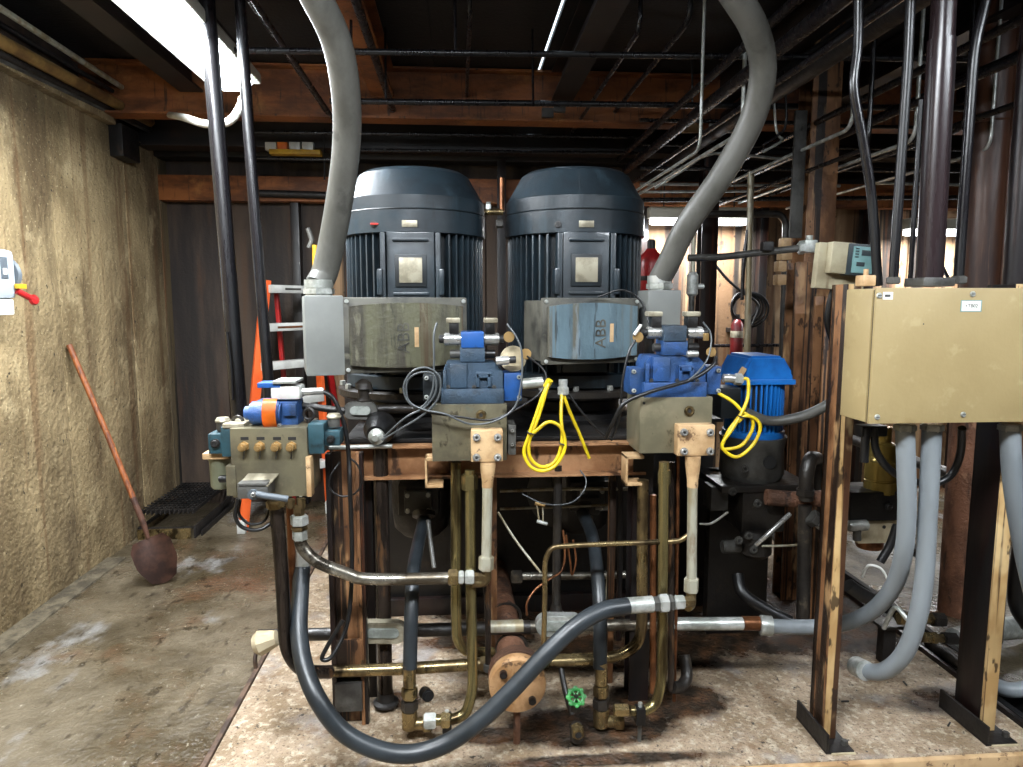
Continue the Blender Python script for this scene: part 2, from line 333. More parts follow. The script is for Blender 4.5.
def pbox(b, x0, y0, x1, y1, Y, d, bev=.003):      # box whose front face at depth Y fills the pixel rectangle; d = how deep it is
    a = ext(x0, y0, x1, y1, Y); return b.box((a[0], Y, a[2]), (a[1], Y + d, a[3]), bev)
def text(s, size, M, m, parent, ext_=.001, name='lettering'):
    c = bpy.data.curves.new('t', 'FONT'); c.body = s; c.size = size; c.extrude = ext_; c.align_x = 'CENTER'; c.align_y = 'CENTER'; c.resolution_u = 3
    o = bpy.data.objects.new('t', c); COL.objects.link(o); bpy.context.view_layer.update()
    me = bpy.data.meshes.new_from_object(o.evaluated_get(bpy.context.evaluated_depsgraph_get()))
    bpy.data.objects.remove(o); me.name = name; me.transform(Matrix.Translation(-wloc(parent)) @ M); me.materials.clear(); me.materials.append(MATS[m])
    t = bpy.data.objects.new(name, me); COL.objects.link(t); t.parent = parent; return t
FACE = Matrix.Rotation(math.pi / 2, 4, 'X')       # text standing up, facing the camera
# ================================================================ the room
S = 'structure'
XL = -2.38
FZ = -.12        # floor level; the camera stands 1.72 m above it
O('floor', B().box((-3.2, -3, -.4), (7.2, 9, FZ)), 'floor', None, 'wet brown concrete floor with grey patches painted as lamp sheen', None, None, S)
# left wall: poured panels divided by form seams
ZW = onX(50, 96, XL).z       # top of the concrete
YW = onX(108, 125, XL).y
wl = T('wall_left', 'rough board-marked concrete wall with dark seams', None, (XL, 0, 0), None, S)
seams = [-3, -1.3, .3, 1.6, 2.75, onX(60, 300, XL).y, onX(132, 300, XL).y, onX(152, 300, XL).y + .25, onX(186, 300, XL).y + .1, 9.0]
for i, (a, b_) in enumerate(zip(seams, seams[1:])):
    O('wall_panel', B().box((XL - .4, a + .008, -.3), (XL, b_ - .008, ZW), .006), 'concrete_drip' if i >= 7 else 'concrete_wall', wl)
O('wall_core', B().box((XL - .45, -3, -.3), (XL - .03, 9, ZW - .01)), 'wall_dark', wl)
for k in range(3):
    O('wall_ledge', B().box((XL - .4, -3 + k * (YW + 3) / 3, ZW), (XL + .06, -3.01 + (k + 1) * (YW + 3) / 3, ZW + .055), .012), 'concrete_wall', wl)
O('wall_header', B().box((XL - .4, -3, ZW), (XL - .12, 9, 3.3)), 'wall_dark', wl)
O('wall_bracket', B().box((XL - .05, YW, onX(115, 158, XL).z), (XL + .09, onX(127, 150, XL).y, ZW + .02), .01), 'steel_black', wl)
O('baseboard_left', B().box((XL - .02, -3, FZ - .02), (XL + .12, 4.7, FZ + .012), .01), 'mortar', None, 'rough mortar strip along foot of concrete wall', None, None, S)
# far wall of rust streaked steel sheets
wb = T('wall_back', 'rust streaked steel sheet wall across the far end', None, (0, 6, 0), None, S)
x = -2.3; sheet_x = []
cuts = [-2.5, -1.95, at(300, 300, 6).x, at(327, 300, 6).x, at(366, 300, 6).x, at(486, 300, 6).x, at(640, 300, 6).x, at(700, 300, 6).x, at(757, 300, 6).x, at(800, 300, 6).x, at(862, 300, 6).x, at(905, 300, 6).x, at(960, 300, 6).x, 5.2, 6.2, 7.2]
for i, (a, b_) in enumerate(zip(cuts, cuts[1:])):
    m = 'wall_dark' if i in (0, 1, 2, 4, 5, 12) else 'wall_tan'
    O('wall_sheet', B().box((a + .006, 6, -.3), (b_ - .006, 6.05, 2.45), .006), m, wb)
O('wall_core', B().box((-3, 6.03, -.3), (7.2, 6.2, 3.4)), 'wall_dark', wb)
for xx in cuts[2::2]:
    O('wall_rib', B().box((xx - .035, 5.9, FZ), (xx + .035, 6.01, 2.5), .004), 'post_dark', wb)
O('wall_right', B().box((7.0, -3, -.3), (7.3, 9, 3.4)), 'wall_dark', None, 'dark stained wall beyond the pipes', None, None, S)
O('wall_front', B().box((-3, -3.2, -.3), (7.3, -3, 3.4)), 'wall_dark', None, 'plain dark wall behind the standing point', None, None, S)
# ceiling deck: plates with an open joint that lets daylight through
ce = T('ceiling', 'black sooty steel deck with an open daylight joint', None, (0, 2, 3.2), None, S)
xg = .575
plates = [-3.0, -1.4, -.2, xg, 1.9, 3.2, 4.5, 5.8, 7.3]
for a, b_ in zip(plates, plates[1:]):
    e0 = .011 if abs(a - xg) < .01 else .0; e1 = .011 if abs(b_ - xg) < .01 else .0
    O('deck_plate', B().box((a + e0, -3.2, 3.2), (b_ - e1, 6.2, 3.23)), 'deck_black', ce)
    if not (e0 or e1):
        O('deck_lap', B().box((b_ - .05, -3.2, 3.19), (b_ + .05, 6.2, 3.2)), 'deck_black', ce) if b_ < 7 else None
def ibeam(b, p0, p1, h, w, tf=.015, tw=.012):       # I section hanging below z of p0
    p0, p1 = Vector(p0), Vector(p1); d = (p1 - p0); L = d.length; ang = math.atan2(d.y, d.x)
    M = Matrix.Translation(p0) @ Matrix.Rotation(ang, 4, 'Z')
    b.box((0, -w / 2, -tf), (L, w / 2, 0), 0, M); b.box((0, -w / 2, -h), (L, w / 2, -h + tf), 0, M); b.box((0, -tw / 2, -h + tf), (L, tw / 2, -tf), 0, M); return b
for i, xx in enumerate((-1.75, -.5, .73, 1.85, 2.7, 3.6, 4.7)):
    O('ceiling_beam', ibeam(B(), (xx, -2.9, 3.19), (xx, 4.92, 3.19), .2, .15), 'beam_dull' if i != 1 else 'beam_rust', None,
      ['dark joist over the concrete wall', 'brown joist above the first large motor', 'dark joist beside the daylight joint', 'dark joist above the second grey hose', 'dark joist over the tan cabinet', 'dark joist beyond the brown pipes', 'dark joist at far end of deck'][i], None, None, S)
O('ceiling_beam', ibeam(B(), (-2.5, 5.0, 3.19), (7, 5.0, 3.19), .34, .16), 'beam_rust', None, 'long rusty orange crossbeam spanning above both motors', None, None, S)
O('ceiling_beam', ibeam(B(), (-2.5, 5.6, 3.19), (7, 5.6, 3.19), .42, .2), 'beam_dull', None, 'dark crossbeam behind the rusty orange one', None, None, S)
O('ceiling_beam', B().box((-2.5, 5.86, 2.42), (7, 5.98, 2.62), .008), 'beam_rust', None, 'low rusty beam along the far sheet wall', None, None, S)
O('ceiling_beam', B().box((-2.5, 5.8, 2.75), (7, 5.98, 3.2), .008), 'beam_dull', None, 'dark header plate over the far sheet wall', None, None, S)
# far yellow crane girder glimpsed above the ladder
a = ext(270, 150, 321, 155, 5.45)
t = T('crane_girder', 'yellow girder with pale boxes glimpsed high above the ladder', 'girder', (a[0], 5.45, a[2]))
O('girder_flange', B().box((a[0], 5.42, a[2]), (a[1], 5.5, a[3]), .004), 'yellow_paint', t)
pbox(bb := B(), 277, 142, 287, 150, 5.44, .08); O('control_box', bb, 'orange', t)
for x0, x1 in ((265, 276), (289, 300), (302, 313)):
    pbox(bb := B(), x0, 142, x1, 150, 5.44, .06); O('pale_box', bb, 'ladder_white', t)
# ---------------------------------------------------------------- plinth under the machine
PZ = -.02
pl = T('floor_plinth', 'speckled beige machine plinth with oil stains', None, (.5, 2.2, FZ), None, S)
PX0, PX1, PY0, PY1 = onZ(207, 767, PZ).x, onZ(1023, 728, PZ).x, onZ(795, 762, PZ).y, 5.0
O('plinth_top', B().box((PX0, PY0, FZ - .02), (PX1, PY1, PZ), .006), 'slab', pl)
O('edge_strip', B().box((PX0 - .02, PY0 - .02, FZ), (PX0, PY1, PZ + .012), .003), 'rust_edge', pl)
O('edge_strip', B().box((PX1, PY0 - .02, FZ), (PX1 + .02, PY1, PZ + .02), .003), 'post_dark', pl)
O('front_edge', B().box((PX0, PY0 - .025, FZ), (PX1, PY0, PZ - .003), .006), 'flange_tan', pl)
print('PLINTH', PX0, PX1, PY0)
for i, (px, py) in enumerate(((845, 702), (949, 725), (905, 684))):
    c = onZ(px, py, PZ); O('steel_chip', B().box((c.x - .016, c.y - .003, PZ), (c.x + .016, c.y + .003, PZ + .006), .001, Matrix.Translation(c) @ Matrix.Rotation(.7 * i, 4, 'Z') @ Matrix.Translation(-c)), 'steel_black', pl)
# ================================================================ lamps
def area(name, loc, sx, sy, power, parent, rot=(0, 0, 0), col=(.95, .98, 1)):
    l = bpy.data.lights.new(name, 'AREA'); l.shape = 'RECTANGLE'; l.size = sx; l.size_y = sy; l.energy = power; l.color = col
    o = bpy.data.objects.new(name, l); COL.objects.link(o); o.parent = parent; o.location = Vector(loc) - wloc(parent); o.rotation_euler = rot; return o
def tube_fixture(label, x0, x1, y0, y1, z, power, group, lens='lamp_lens'):
    t = T('strip_light', label, 'lamp', ((x0 + x1) / 2, (y0 + y1) / 2, z), group)
    alongY = (y1 - y0) > (x1 - x0)
    if alongY:
        prof = [(x0, z), (x1, z), (x1, z + .05), (x1 - .09, z + .16), (x0 + .09, z + .16), (x0, z + .05)]
        O('housing', B().prism([(p[0], y0, p[1]) for p in prof], (0, y1 - y0, 0), .004), 'lamp_body', t)
        lp = [(x0 + .03, z), (x0 + .07, z - .045), (x1 - .07, z - .045), (x1 - .03, z)]
        O('lens', B().prism([(p[0], y0 + .03, p[1]) for p in lp], (0, y1 - y0 - .06, 0), .003), lens, t)
    else:
        O('housing', B().box((x0, y0, z), (x1, y1, z + .09), .01), 'lamp_body', t)
        O('lens', B().box((x0 + .02, y0 + .01, z - .05), (x1 - .02, y1 - .01, z), .015), lens, t)
    for s in (.15, .85):
        p = V(x0 + (x1 - x0) * (.5 if alongY else s), y0 + (y1 - y0) * (s if alongY else .5), z + .08)
        O('hanger_rod', B().cyl(p, (p.x, p.y, 3.2), .006, 8), 'steel_black', t)
    area('tube_glow', ((x0 + x1) / 2, (y0 + y1) / 2, z - .06), x1 - x0, y1 - y0, power, t)
    return t
l0, l1 = onZ(206, 91, 2.72), onZ(268, 99, 2.72)
tube_fixture('glaring white strip light hanging beside the concrete wall', l0.x, l1.x, 2.1, l0.y, 2.76, LAMP_NEAR, 'strip lights near the ceiling')
tube_fixture('strip light over the standing point near the concrete wall', -1.3, .3, .35, .7, 3.02, LAMP_ROOM, 'strip lights near the ceiling')
tube_fixture('strip light over the standing point near the tan cabinet', 1.5, 3.1, .2, .55, 3.02, LAMP_ROOM * .4, 'strip lights near the ceiling')
a = ext(648, 214, 748, 225, 5.75); tube_fixture('glowing far strip light behind the second grey flexible conduit', a[0], a[1], 5.68, 5.8, a[2] + .05, LAMP_FAR, 'far strip lights', 'lamp_far_lens')
a = ext(903, 223, 1023, 236, 5.75); tube_fixture('glowing far strip light behind the brown pipes', a[0], a[1] + .3, 5.68, 5.8, a[2] + .05, LAMP_FAR, 'far strip lights', 'lamp_far_lens')
# lamp supply cable and wall pipes
line('conduit', [onX(163, 114, XL + .15), at(182, 117, 4.2), at(205, 124, 3.9), at(228, 122, 3.75), at(240, 108, 3.7), at(243, 98, 3.7)], 5, 'cable_white', 'white flexible lamp lead sagging under the glaring strip light', 'cable')
def wallpipe(p, q, X, r, m, label, cat='pipe'):
    a, b_ = onX(*p, X), onX(*q, X); d = b_ - a
    return O('wall_pipe', B().tube([a - d * 2.2, b_], r, 14), m, None, label, cat, 'pipes along the concrete wall')
wallpipe((0, 8), (163, 114), XL + .15, .017, 'pale_tube', 'thin pale pipe high along the concrete wall')
wallpipe((0, 41), (150, 122), XL + .13, .034, 'pipe_ochre', 'thick yellowish pipe high along the concrete wall')
wallpipe((0, 24), (150, 113), XL + .09, .014, 'steel_black', 'thin black pipe between pale and yellowish wall pipes')
wallpipe((0, 53), (150, 128), XL + .08, .022, 'steel_black', 'black pipe just below the yellowish wall pipe')
wallpipe((0, 60), (150, 132), XL + .06, .012, 'machine_grey', 'lowest thin pipe just above concrete ledge')
# disconnect switch on the wall
ye = onX(17, 280, XL + .15).y; zs0, zs1 = onX(14, 299, XL + .15).z, onX(14, 250, XL + .15).z
t = T('disconnect_switch', 'grey electrical disconnect switch box with red handle on concrete wall', 'switch box', (XL, ye - .25, zs0 - .08))
O('back_plate', B().box((XL, ye - .5, zs0 - .09), (XL + .02, ye + .03, zs1 + .05), .004), 'switch_grey', t)
O('enclosure', B().box((XL + .02, ye - .46, zs0), (XL + .15, ye, zs1), .03), 'switch_grey', t)
O('lower_hub', B().box((XL + .02, ye - .44, zs0 - .08), (XL + .14, ye - .02, zs0), .01), 'tag_white', t)
O('side_flange', B().lathe([(.09, 0), (.1, .01), (.09, .03), (0, .03)], (XL + .07, ye, (zs0 + zs1) / 2), (0, 1, 0), 24), 'switch_dark', t)
O('label_strip', B().box((XL + .149, ye - .12, zs0 + .1), (XL + .154, ye - .07, zs1 - .04), .001), 'switch_dark', t)
O('label_patch', B().box((XL + .153, ye - .11, zs0 + .12), (XL + .156, ye - .08, zs0 + .15), .001), 'tag_white', t)
h0 = onX(17, 291, XL + .16); h1 = onX(34, 300, XL + .2)
O('handle_arm', B().tube([h0, h1], .016, 12), 'red', t)
O('handle_knob', B().lathe([(0, -.012), (.02, -.01), (.028, 0), (.02, .012), (0, .014)], h1, (1, -.4, 0), 20), 'red', t)
O('warning_tag', B().box(h0 + V(-.005, -.01, .012), h0 + V(.02, .05, .036), .002), 'yellow_paint', t)
# shovel leaning on the wall
p3 = onZ(166, 582, FZ + .01); p0 = onX(69, 345, XL + .025); p1 = at(143, 522, p3.y + .02); p2 = at(148, 538, p3.y + .02)
t = T('shovel', 'rusty long handled shovel leaning on the concrete wall', 'shovel', (p3.x, p3.y, FZ))
O('handle', B().tube([p0, p0.lerp(p1, .5) + V(.004, 0, .003), p1], .017, 12), 'wood_rust', t)
O('socket', B().tube([p0.lerp(p1, .86), p1, p2], .016, 12, [.019, .018, .012]), 'blade', t)
b = bmesh.new(); n = 8; grid = []
ax = (p3 - p2); L = ax.length; ax.normalize(); sd = ax.cross(V(.35, -1, .35)).normalized(); nn = sd.cross(ax).normalized()
for j in range(7):
    v = j / 6; wd = .115 * (1 if v < .6 else 1 - (v - .6) * .9) * (.75 + .25 * min(1, v * 6)); row = []
    for i in range(n + 1):
        u = i / n * 2 - 1; row.append(b.verts.new(p2 + ax * L * v * (1 - .1 * u * u * (v > .6)) + sd * wd * u + nn * (.03 * u * u + .015 * math.sin(v * 3))))
    grid.append(row)
for j in range(6):
    for i in range(n): b.faces.new((grid[j][i], grid[j][i + 1], grid[j + 1][i + 1], grid[j + 1][i]))
bmesh.ops.solidify(b, geom=b.faces[:], thickness=.004); bmesh.ops.recalc_face_normals(b, faces=b.faces)
O('blade', B().add(b), 'blade', t)
# drain grating
gz = FZ + .09; gx0, gx1, gy0, gy1 = XL + .03, onZ(187, 532, FZ + .09).x, onZ(168, 527, FZ + .09).y, 5.9
t = T('floor_grating', 'black steel bar grating on the floor beside the concrete wall', 'grating', ((gx0 + gx1) / 2, gy0, FZ))
O('front_plate', B().box((gx0, gy0 - .012, FZ), (gx1 - .02, gy0, gz - .012), .002), 'brass_zinc', t)
src = O('bearing_bar', B().box((gx0, gy0, gz - .025), (gx0 + .008, gy1, gz)), 'steel_black', t, loc=(gx0, gy0, FZ))
nb = 13
for k in range(1, nb): inst(src, 'bearing_bar', t, Matrix.Translation(V(gx0 + (gx1 - gx0 - .008) * k / (nb - 1), gy0, 0) - wloc(t)))
src = O('cross_bar', B().box((gx0, gy0, gz - .012), (gx1, gy0 + .01, gz - .002)), 'steel_black', t, loc=(gx0, gy0, FZ))
for k in range(1, 15): inst(src, 'cross_bar', t, Matrix.Translation(V(gx0, gy0 + (gy1 - gy0) * k / 14, 0) - wloc(t)))
O('side_rail', B().box((gx1 - .004, gy0, FZ), (gx1 + .012, gy1, gz), .002), 'steel_black', t)
O('side_rail', B().box((gx1 + .03, gy0 + .05, FZ), (gx1 + .042, gy1, FZ + .04), .002), 'steel_black', t)
# step ladder behind the machine
FL = onZ(243, 532, FZ); FR = onZ(330, 512, FZ); TL = at(266, 280, FL.y + .15); TR = at(313, 280, FR.y + .1)
t = T('step_ladder', 'orange step ladder with white treads behind the valve block', 'ladder', ((FL + FR) / 2))
def rail(p, q, w, d, m, nm):
    z = (q - p); Lr = z.length; M = Matrix.Translation(p) @ z.to_track_quat('Z', 'Y').to_matrix().to_4x4()
    return O(nm, B().box((-w / 2, -d / 2, 0), (w / 2, d / 2, Lr), .004, M), m, t)
rail(FL, TL, .035, .07, 'ladder_orange', 'front_rail'); rail(FR, TR, .035, .07, 'ladder_orange', 'front_rail')
RL = V(FL.x + .25, FL.y + .6, FZ); RR = V(FR.x + .1, FR.y + .4, FZ)
rail(RL, TL + V(.04, .12, -.05), .03, .05, 'red', 'rear_rail'); rail(RR, TR + V(0, .12, -.05), .03, .05, 'red', 'rear_rail')
for p in (FL, FR): O('foot', B().box(p + V(-.03, -.05, 0), p + V(.03, .05, .1), .006), 'ladder_white', t)
for py in (288, 327, 366, 404, 440, 474):
    k = (at(268, py, FL.y + .1).z - FL.z) / (TL.z - FL.z); a, c = FL.lerp(TL, k), FR.lerp(TR, k); d = (c - a).normalized()
    M = Matrix.Translation(a) @ Matrix.Rotation(math.atan2(d.y, d.x), 4, 'Z')
    Ls = (c - a).length
    tr = O('tread', B().box((.01, -.05, -.035), (Ls - .01, .05, .025), .004, M), 'ladder_white', t)
    if py < 300: O('print_strip', B().box((Ls * .3, -.052, -.012), (Ls * .62, -.049, .004), 0, M), 'machine_grey', tr)
    if py == 327: O('print_strip', B().box((Ls * .2, -.052, -.014), (Ls * .65, -.049, .002), 0, M), 'copper', tr)
rail(FR.lerp(TR, .35) + V(-.02, .02, 0), FL.lerp(TL, .05) + V(.3, .5, 0), .025, .02, 'ladder_white', 'brace')
# ================================================================ the machine: table, tank, motors
TZ = 1.06        # top of the table frame
t = T('machine_table', 'rusty steel frame table carrying both large motors', 'frame', (.1, 2.6, PZ))
xa, xb = at(330, 450, 2.58).x, at(648, 450, 2.58).x
def channel(b, p0, p1, h, w, tk=.009):     # C section: web towards the camera side recess
    x0, x1, y, z = p0[0], p1[0], p0[1], p0[2]
    b.box((x0, y + w - tk, z - h), (x1, y + w, z)); b.box((x0, y, z - tk), (x1, y + w, z)); return b.box((x0, y, z - h), (x1, y + w, z - h + tk))
O('front_beam', channel(B(), (xa, 2.6, TZ), (xb, 2.6, TZ), .13, .06), 'beam_tan', t)
O('rear_beam', channel(B(), (xa, 3.7, TZ), (xb, 3.7, TZ), .13, .06), 'post_rust', t)
O('deck_plate', B().box((xa + .04, 2.66, TZ), (xb + .1, 3.8, TZ + .018), .003), 'machine_black', t)
for x0 in (xa + .06, (xa + xb) / 2, xb - .03):
    O('side_beam', B().box((x0 - .012, 2.66, TZ - .12), (x0 + .012, 3.75, TZ - .002), .002), 'post_rust', t)
def hcol(px, Y, w, ztop, m, nm='leg', x=None, zb=PZ):
    x0 = at(px, 600, Y).x if x is None else x
    b = B(); b.box((x0 - w / 2, Y - .008, zb), (x0 + w / 2, Y, ztop)); b.box((x0 - w / 2, Y + w - .008, zb), (x0 + w / 2, Y + w, ztop)); b.box((x0 - .006, Y, zb), (x0 + .006, Y + w - .008, ztop))
    return b
def chan_leg(px, Y, w, ztop, m):          # channel open to the front, as the photographed leg
    x0 = at(px, 600, Y).x; o = O('leg', B().box((x0 - w / 2, Y + .035, PZ), (x0 + w / 2, Y + .043, ztop)), m, t)
    O('leg_flange', B().box((x0 - w / 2 - .006, Y - .01, PZ), (x0 - w / 2 + .012, Y + .043, ztop), .002), 'post_dark', o); O('leg_flange', B().box((x0 + w / 2 - .014, Y, PZ), (x0 + w / 2, Y + .043, ztop), .002), 'post_rust', o)
    O('leg_flange', B().box((x0 + w / 2, Y + .004, PZ), (x0 + w / 2 + .012, Y + .043, ztop), .002), 'post_dark', o)
    return o
lg = chan_leg(347, 2.53, .115, TZ - .01, 'post_rust')
c0 = at(347, 690, 2.55)
pbox(bb := B(), 334, 640, 362, 667, 2.525, .012); O('lap_plate', bb, 'post_rust', lg)
pbox(bb := B(), 335, 684, 362, 712, 2.51, .05); O('foot_block', bb, 'machine_grey', lg)
O('leg', hcol(640, 2.62, .08, TZ, 0), 'post_dark', t)
for xx, Y in ((xa + .06, 3.68), (xb - .03, 3.68), ((xa + xb) / 2, 3.68)):
    O('leg', hcol(0, Y, .1, TZ - .13, 0, x=xx), 'post_dark', t)
O('leg', B().box((at(368, 600, 2.72).x - .028, 2.72, PZ), (at(368, 600, 2.72).x + .028, 2.78, TZ - .13), .004), 'post_dark', t)
# small white bracket boxes at the front of the table
for px, py in ((434, 472), (635, 470)):
    a = ext(px - 9, py - 14, px + 9, py + 16, 2.5); b = B()
    b.box((a[0], 2.5, a[2]), (a[0] + .008, 2.58, a[3]), .002).box((a[0], 2.5, a[3] - .012), (a[1], 2.58, a[3]), .002).box((a[0], 2.5, a[2]), (a[1], 2.58, a[2] + .012), .002)
    O('bracket', b, 'flange_tan', t)
# reservoir behind, black with oil
tk = T('oil_tank', 'black oily tank in the shadow under the motor table', 'tank', (.3, 3.45, PZ))
O('shell', B().box((-.42, 3.5, PZ), (1.35, 4.5, .98), .02), 'machine_black', tk)
O('top_flange', B().box((-.45, 3.47, .98), (1.38, 4.53, 1.0), .004), 'machine_black', tk)
O('hatch', B().lathe([(.2, 0), (.2, .02), (.17, .025), (0, .025)], (.55, 3.5, .62), (0, -1, 0), 32), 'machine_grey', tk)
for k in range(8):
    a = k * math.pi / 4; O('hatch_bolt', B().hexn((.55 + .18 * math.cos(a), 3.485, .62 + .18 * math.sin(a)), (.55 + .18 * math.cos(a), 3.465, .62 + .18 * math.sin(a)), .012), 'machine_oily', tk)
O('base_channel', B().box((-.45, 3.46, PZ), (1.38, 3.5, PZ + .09), .004), 'post_dark', tk)
# ---------------------------------------------------------------- large vertical motors
MY = 3.28
def big_motor(px, label, lidm, boxpx, boxpy, boxY, adapter, hole):
    c = at(px, 300, MY); X = c.x
    zt = at(px, 170, MY - .1).z; zs = at(px, 196, MY - .2).z; zg = at(px, 212, MY - .2).z; zb = at(px, 236, MY - .3).z + .012; z0 = TZ + .22
    t = T('electric_motor', label, 'motor', (X, MY, TZ), 'large vertical electric motors')
    R = .325
    O('fan_cowl', B().lathe([(R - .015, zb), (R, zb + .004), (R, zg - .004), (R - .004, zg), (R - .004, zs - .01), (R - .012, zs), (R - .075, zt - .022), (R - .1, zt - .006), (R - .14, zt), (0, zt + .012)], (X, MY, 0), n=64), 'motor', t, ang=25)
    O('cowl_seam', B().torus((X, MY, zg), (0, 0, 1), R - .002, .004, 64, 6), 'motor_dark', t)
    O('stator', B().lathe([(R - .05, z0), (R - .045, zb + .01)], (X, MY, 0), n=48), 'motor_dark', t)
    src = None
    n = 52
    for k in range(n):
        a = -math.pi / 2 + (k + .5) * 2 * math.pi / n
        if abs(k + .5) < 3.6 or abs(k + .5 - n) < 3.6: continue
        M = Matrix.Translation((X, MY, 0)) @ Matrix.Rotation(a, 4, 'Z')
        if src is None:
            src = O('cooling_fin', B().box((R - .06, -.0045, z0 + .01), (R - .012, .0045, zb + .012), .002), 'motor', t, loc=(0, 0, 0)); src.location = (0, 0, 0)
            src.matrix_local = Matrix.Translation(-wloc(t)) @ M
        else: inst(src, 'cooling_fin', t, Matrix.Translation(-wloc(t)) @ M)
    # end shield, flange and bell housing
    O('end_shield', B().lathe([(R - .02, z0 - .06), (R, z0 - .05), (R, z0 + .004), (R - .02, z0 + .01)], (X, MY, 0), n=48), 'motor', t)
    fl = O('mounting_flange', B().lathe([(R + .03, z0 - .1), (R + .04, z0 - .09), (R + .04, z0 - .065), (R + .03, z0 - .06), (0, z0 - .06)], (X, MY, 0), n=48), 'machine_oily', t)
    for k in range(14):
        a = k * 2 * math.pi / 14 + .1; p = V(X + (R + .02) * math.cos(a), MY + (R + .02) * math.sin(a), z0 - .06); O('flange_bolt', B().hexn(p, p + V(0, 0, .022), .014), 'zinc', fl)
    O('bell_housing', B().lathe([(.27, TZ + .018), (.27, TZ + .04), (.22, TZ + .05), (.22, z0 - .13), (.28, z0 - .1)], (X, MY, 0), n=40), 'machine_black', t)
    # flat nameplate boss on the front
    y = MY - R + .004
    O('front_boss', B().box((X - .1, y, z0 + .02), (X + .1, y + .07, zb + .005), .006), 'motor', t)
    for zz in (zb - .035, zb - .26): O('boss_rib', B().box((X - .075, y - .012, zz), (X + .075, y + .01, zz + .012), .003), 'motor', t)
    for s in (-1, 1):
        O('boss_post', B().box((X + s * .115 - .011, y - .012, z0 + .02), (X + s * .115 + .011, y + .06, zb), .004), 'motor', t)
        O('lift_lug', B().box((X + s * .128 - .012, y - .03, zb - .26), (X + s * .128 + .012, y + .05, zb - .15), .008), 'motor', t)
    fr = O('plate_frame', B().box((X - .066, y - .01, zb - .225), (X + .066, y + .004, zb - .09), .003), 'motor_dark', t)
    O('name_plate', B().box((X - .048, y - .014, zb - .208), (X + .048, y - .009, zb - .104), .003), 'plate_beige', t)
    yc = MY - R
    O('cowl_tag', B().box((X - .034, yc - .004, zb + .022), (X + .03, yc + .006, zb + .05), .002), 'plate_beige', t)
    hx = X + hole; hy = MY - math.sqrt(R * R - hole * hole)
    O('cowl_plug', B().lathe([(.014, -.004), (.015, .004), (.008, .006), (0, .003)], (hx, hy, zb + .036), (hole / R, -1, 0), 18), 'steel_black', t)
    if hole < -.14: O('red_pointer', B().box((hx - .012, hy - .012, zb + .033), (hx + .022, hy - .006, zb + .041), .002), 'print_red', t)
    # terminal box, swung a little
    p = at(boxpx, boxpy, boxY); th = math.radians(14); w, h, d = (.475 if adapter == 'left' else .432), (.285 if adapter == 'left' else .268), .26
    M = Matrix.Translation(p) @ Matrix.Rotation(th, 4, 'Z')
    O('terminal_box', B().box((-w / 2 + .012, .02, -h / 2 + .01), (w / 2 - .012, d, h / 2 - .01), .008, M), 'lid_frame', t)
    O('box_neck', B().box((-.12, d - .02, -.1), (.12, d + .18, .1), .01, M), 'motor_dark', t)
    lid = O('terminal_lid', B().box((-w / 2, 0, -h / 2), (w / 2, .024, h / 2), .008, M), 'lid_frame', t)
    b = bmesh.new(); n = 12; top = []; q = []
    for i in range(n + 1):
        u = i / n * 2 - 1; bow = .014 * (1 - u * u)
        q.append((u * (w / 2 - .022), h / 2 - .034 + bow)); 
    poly = [(x, z) for x, z in q] + [(x, -z) for x, z in reversed(q)]
    f = b.faces.new([b.verts.new((x, 0, z)) for x, z in poly]); r = bmesh.ops.extrude_face_region(b, geom=[f])
    bmesh.ops.translate(b, vec=(0, -.022, 0), verts=[g for g in r['geom'] if isinstance(g, bmesh.types.BMVert)]); bmesh.ops.recalc_face_normals(b, faces=b.faces)
    bmesh.ops.transform(b, matrix=M, verts=b.verts)
    O('raised_face', B().add(b), lidm, lid)
    lx = -.015 if lidm == 'lid_green' else .03
    text('ABB', .066, M @ Matrix.Translation((lx, -.0225, -.01)) @ FACE @ Matrix.Rotation(math.pi / 2, 4, 'Z'), 'lid_frame', lid, .003, 'embossed_lettering')
    O('paper_sticker', B().box((lx + .04, -.0235, -.045), (lx + .056, -.021, .03), 0, M), 'flange_tan', lid)
    for sx in (-1, 1):
        for sz in (-1, 1): O('lid_screw', B().cyl(M @ V(sx * (w / 2 - .015), .0, sz * (h / 2 - .015)), M @ V(sx * (w / 2 - .015), -.008, sz * (h / 2 - .015)), .008, 12, bev=.002), 'zinc', lid)
    if adapter == 'left':
        O('conduit_box', B().box((-w / 2 - .135, .0, -h / 2 - .004), (-w / 2 + .004, .26, h / 2 + .006), .006, M), 'adapter_grey', t)
        return t, M @ V(-w / 2 - .075, .12, h / 2 + .006)
    a = ext(648, 290, 681, 330, 2.78); O('conduit_box', B().box((a[0], 2.78, a[2]), (a[1], 2.95, a[3]), .006), 'adapter_grey', t)
    return t, V((a[0] + a[1]) / 2, 2.86, a[3])
m1, h1top = big_motor(416, 'dark blue motor with olive streaked terminal lid', 'lid_green', 407, 335, 2.66, 'left', -.155)
m2, h2top = big_motor(573.5, 'dark blue motor with pale blue terminal lid', 'lid_blue', 592, 331, 2.78, 'right', -.12)
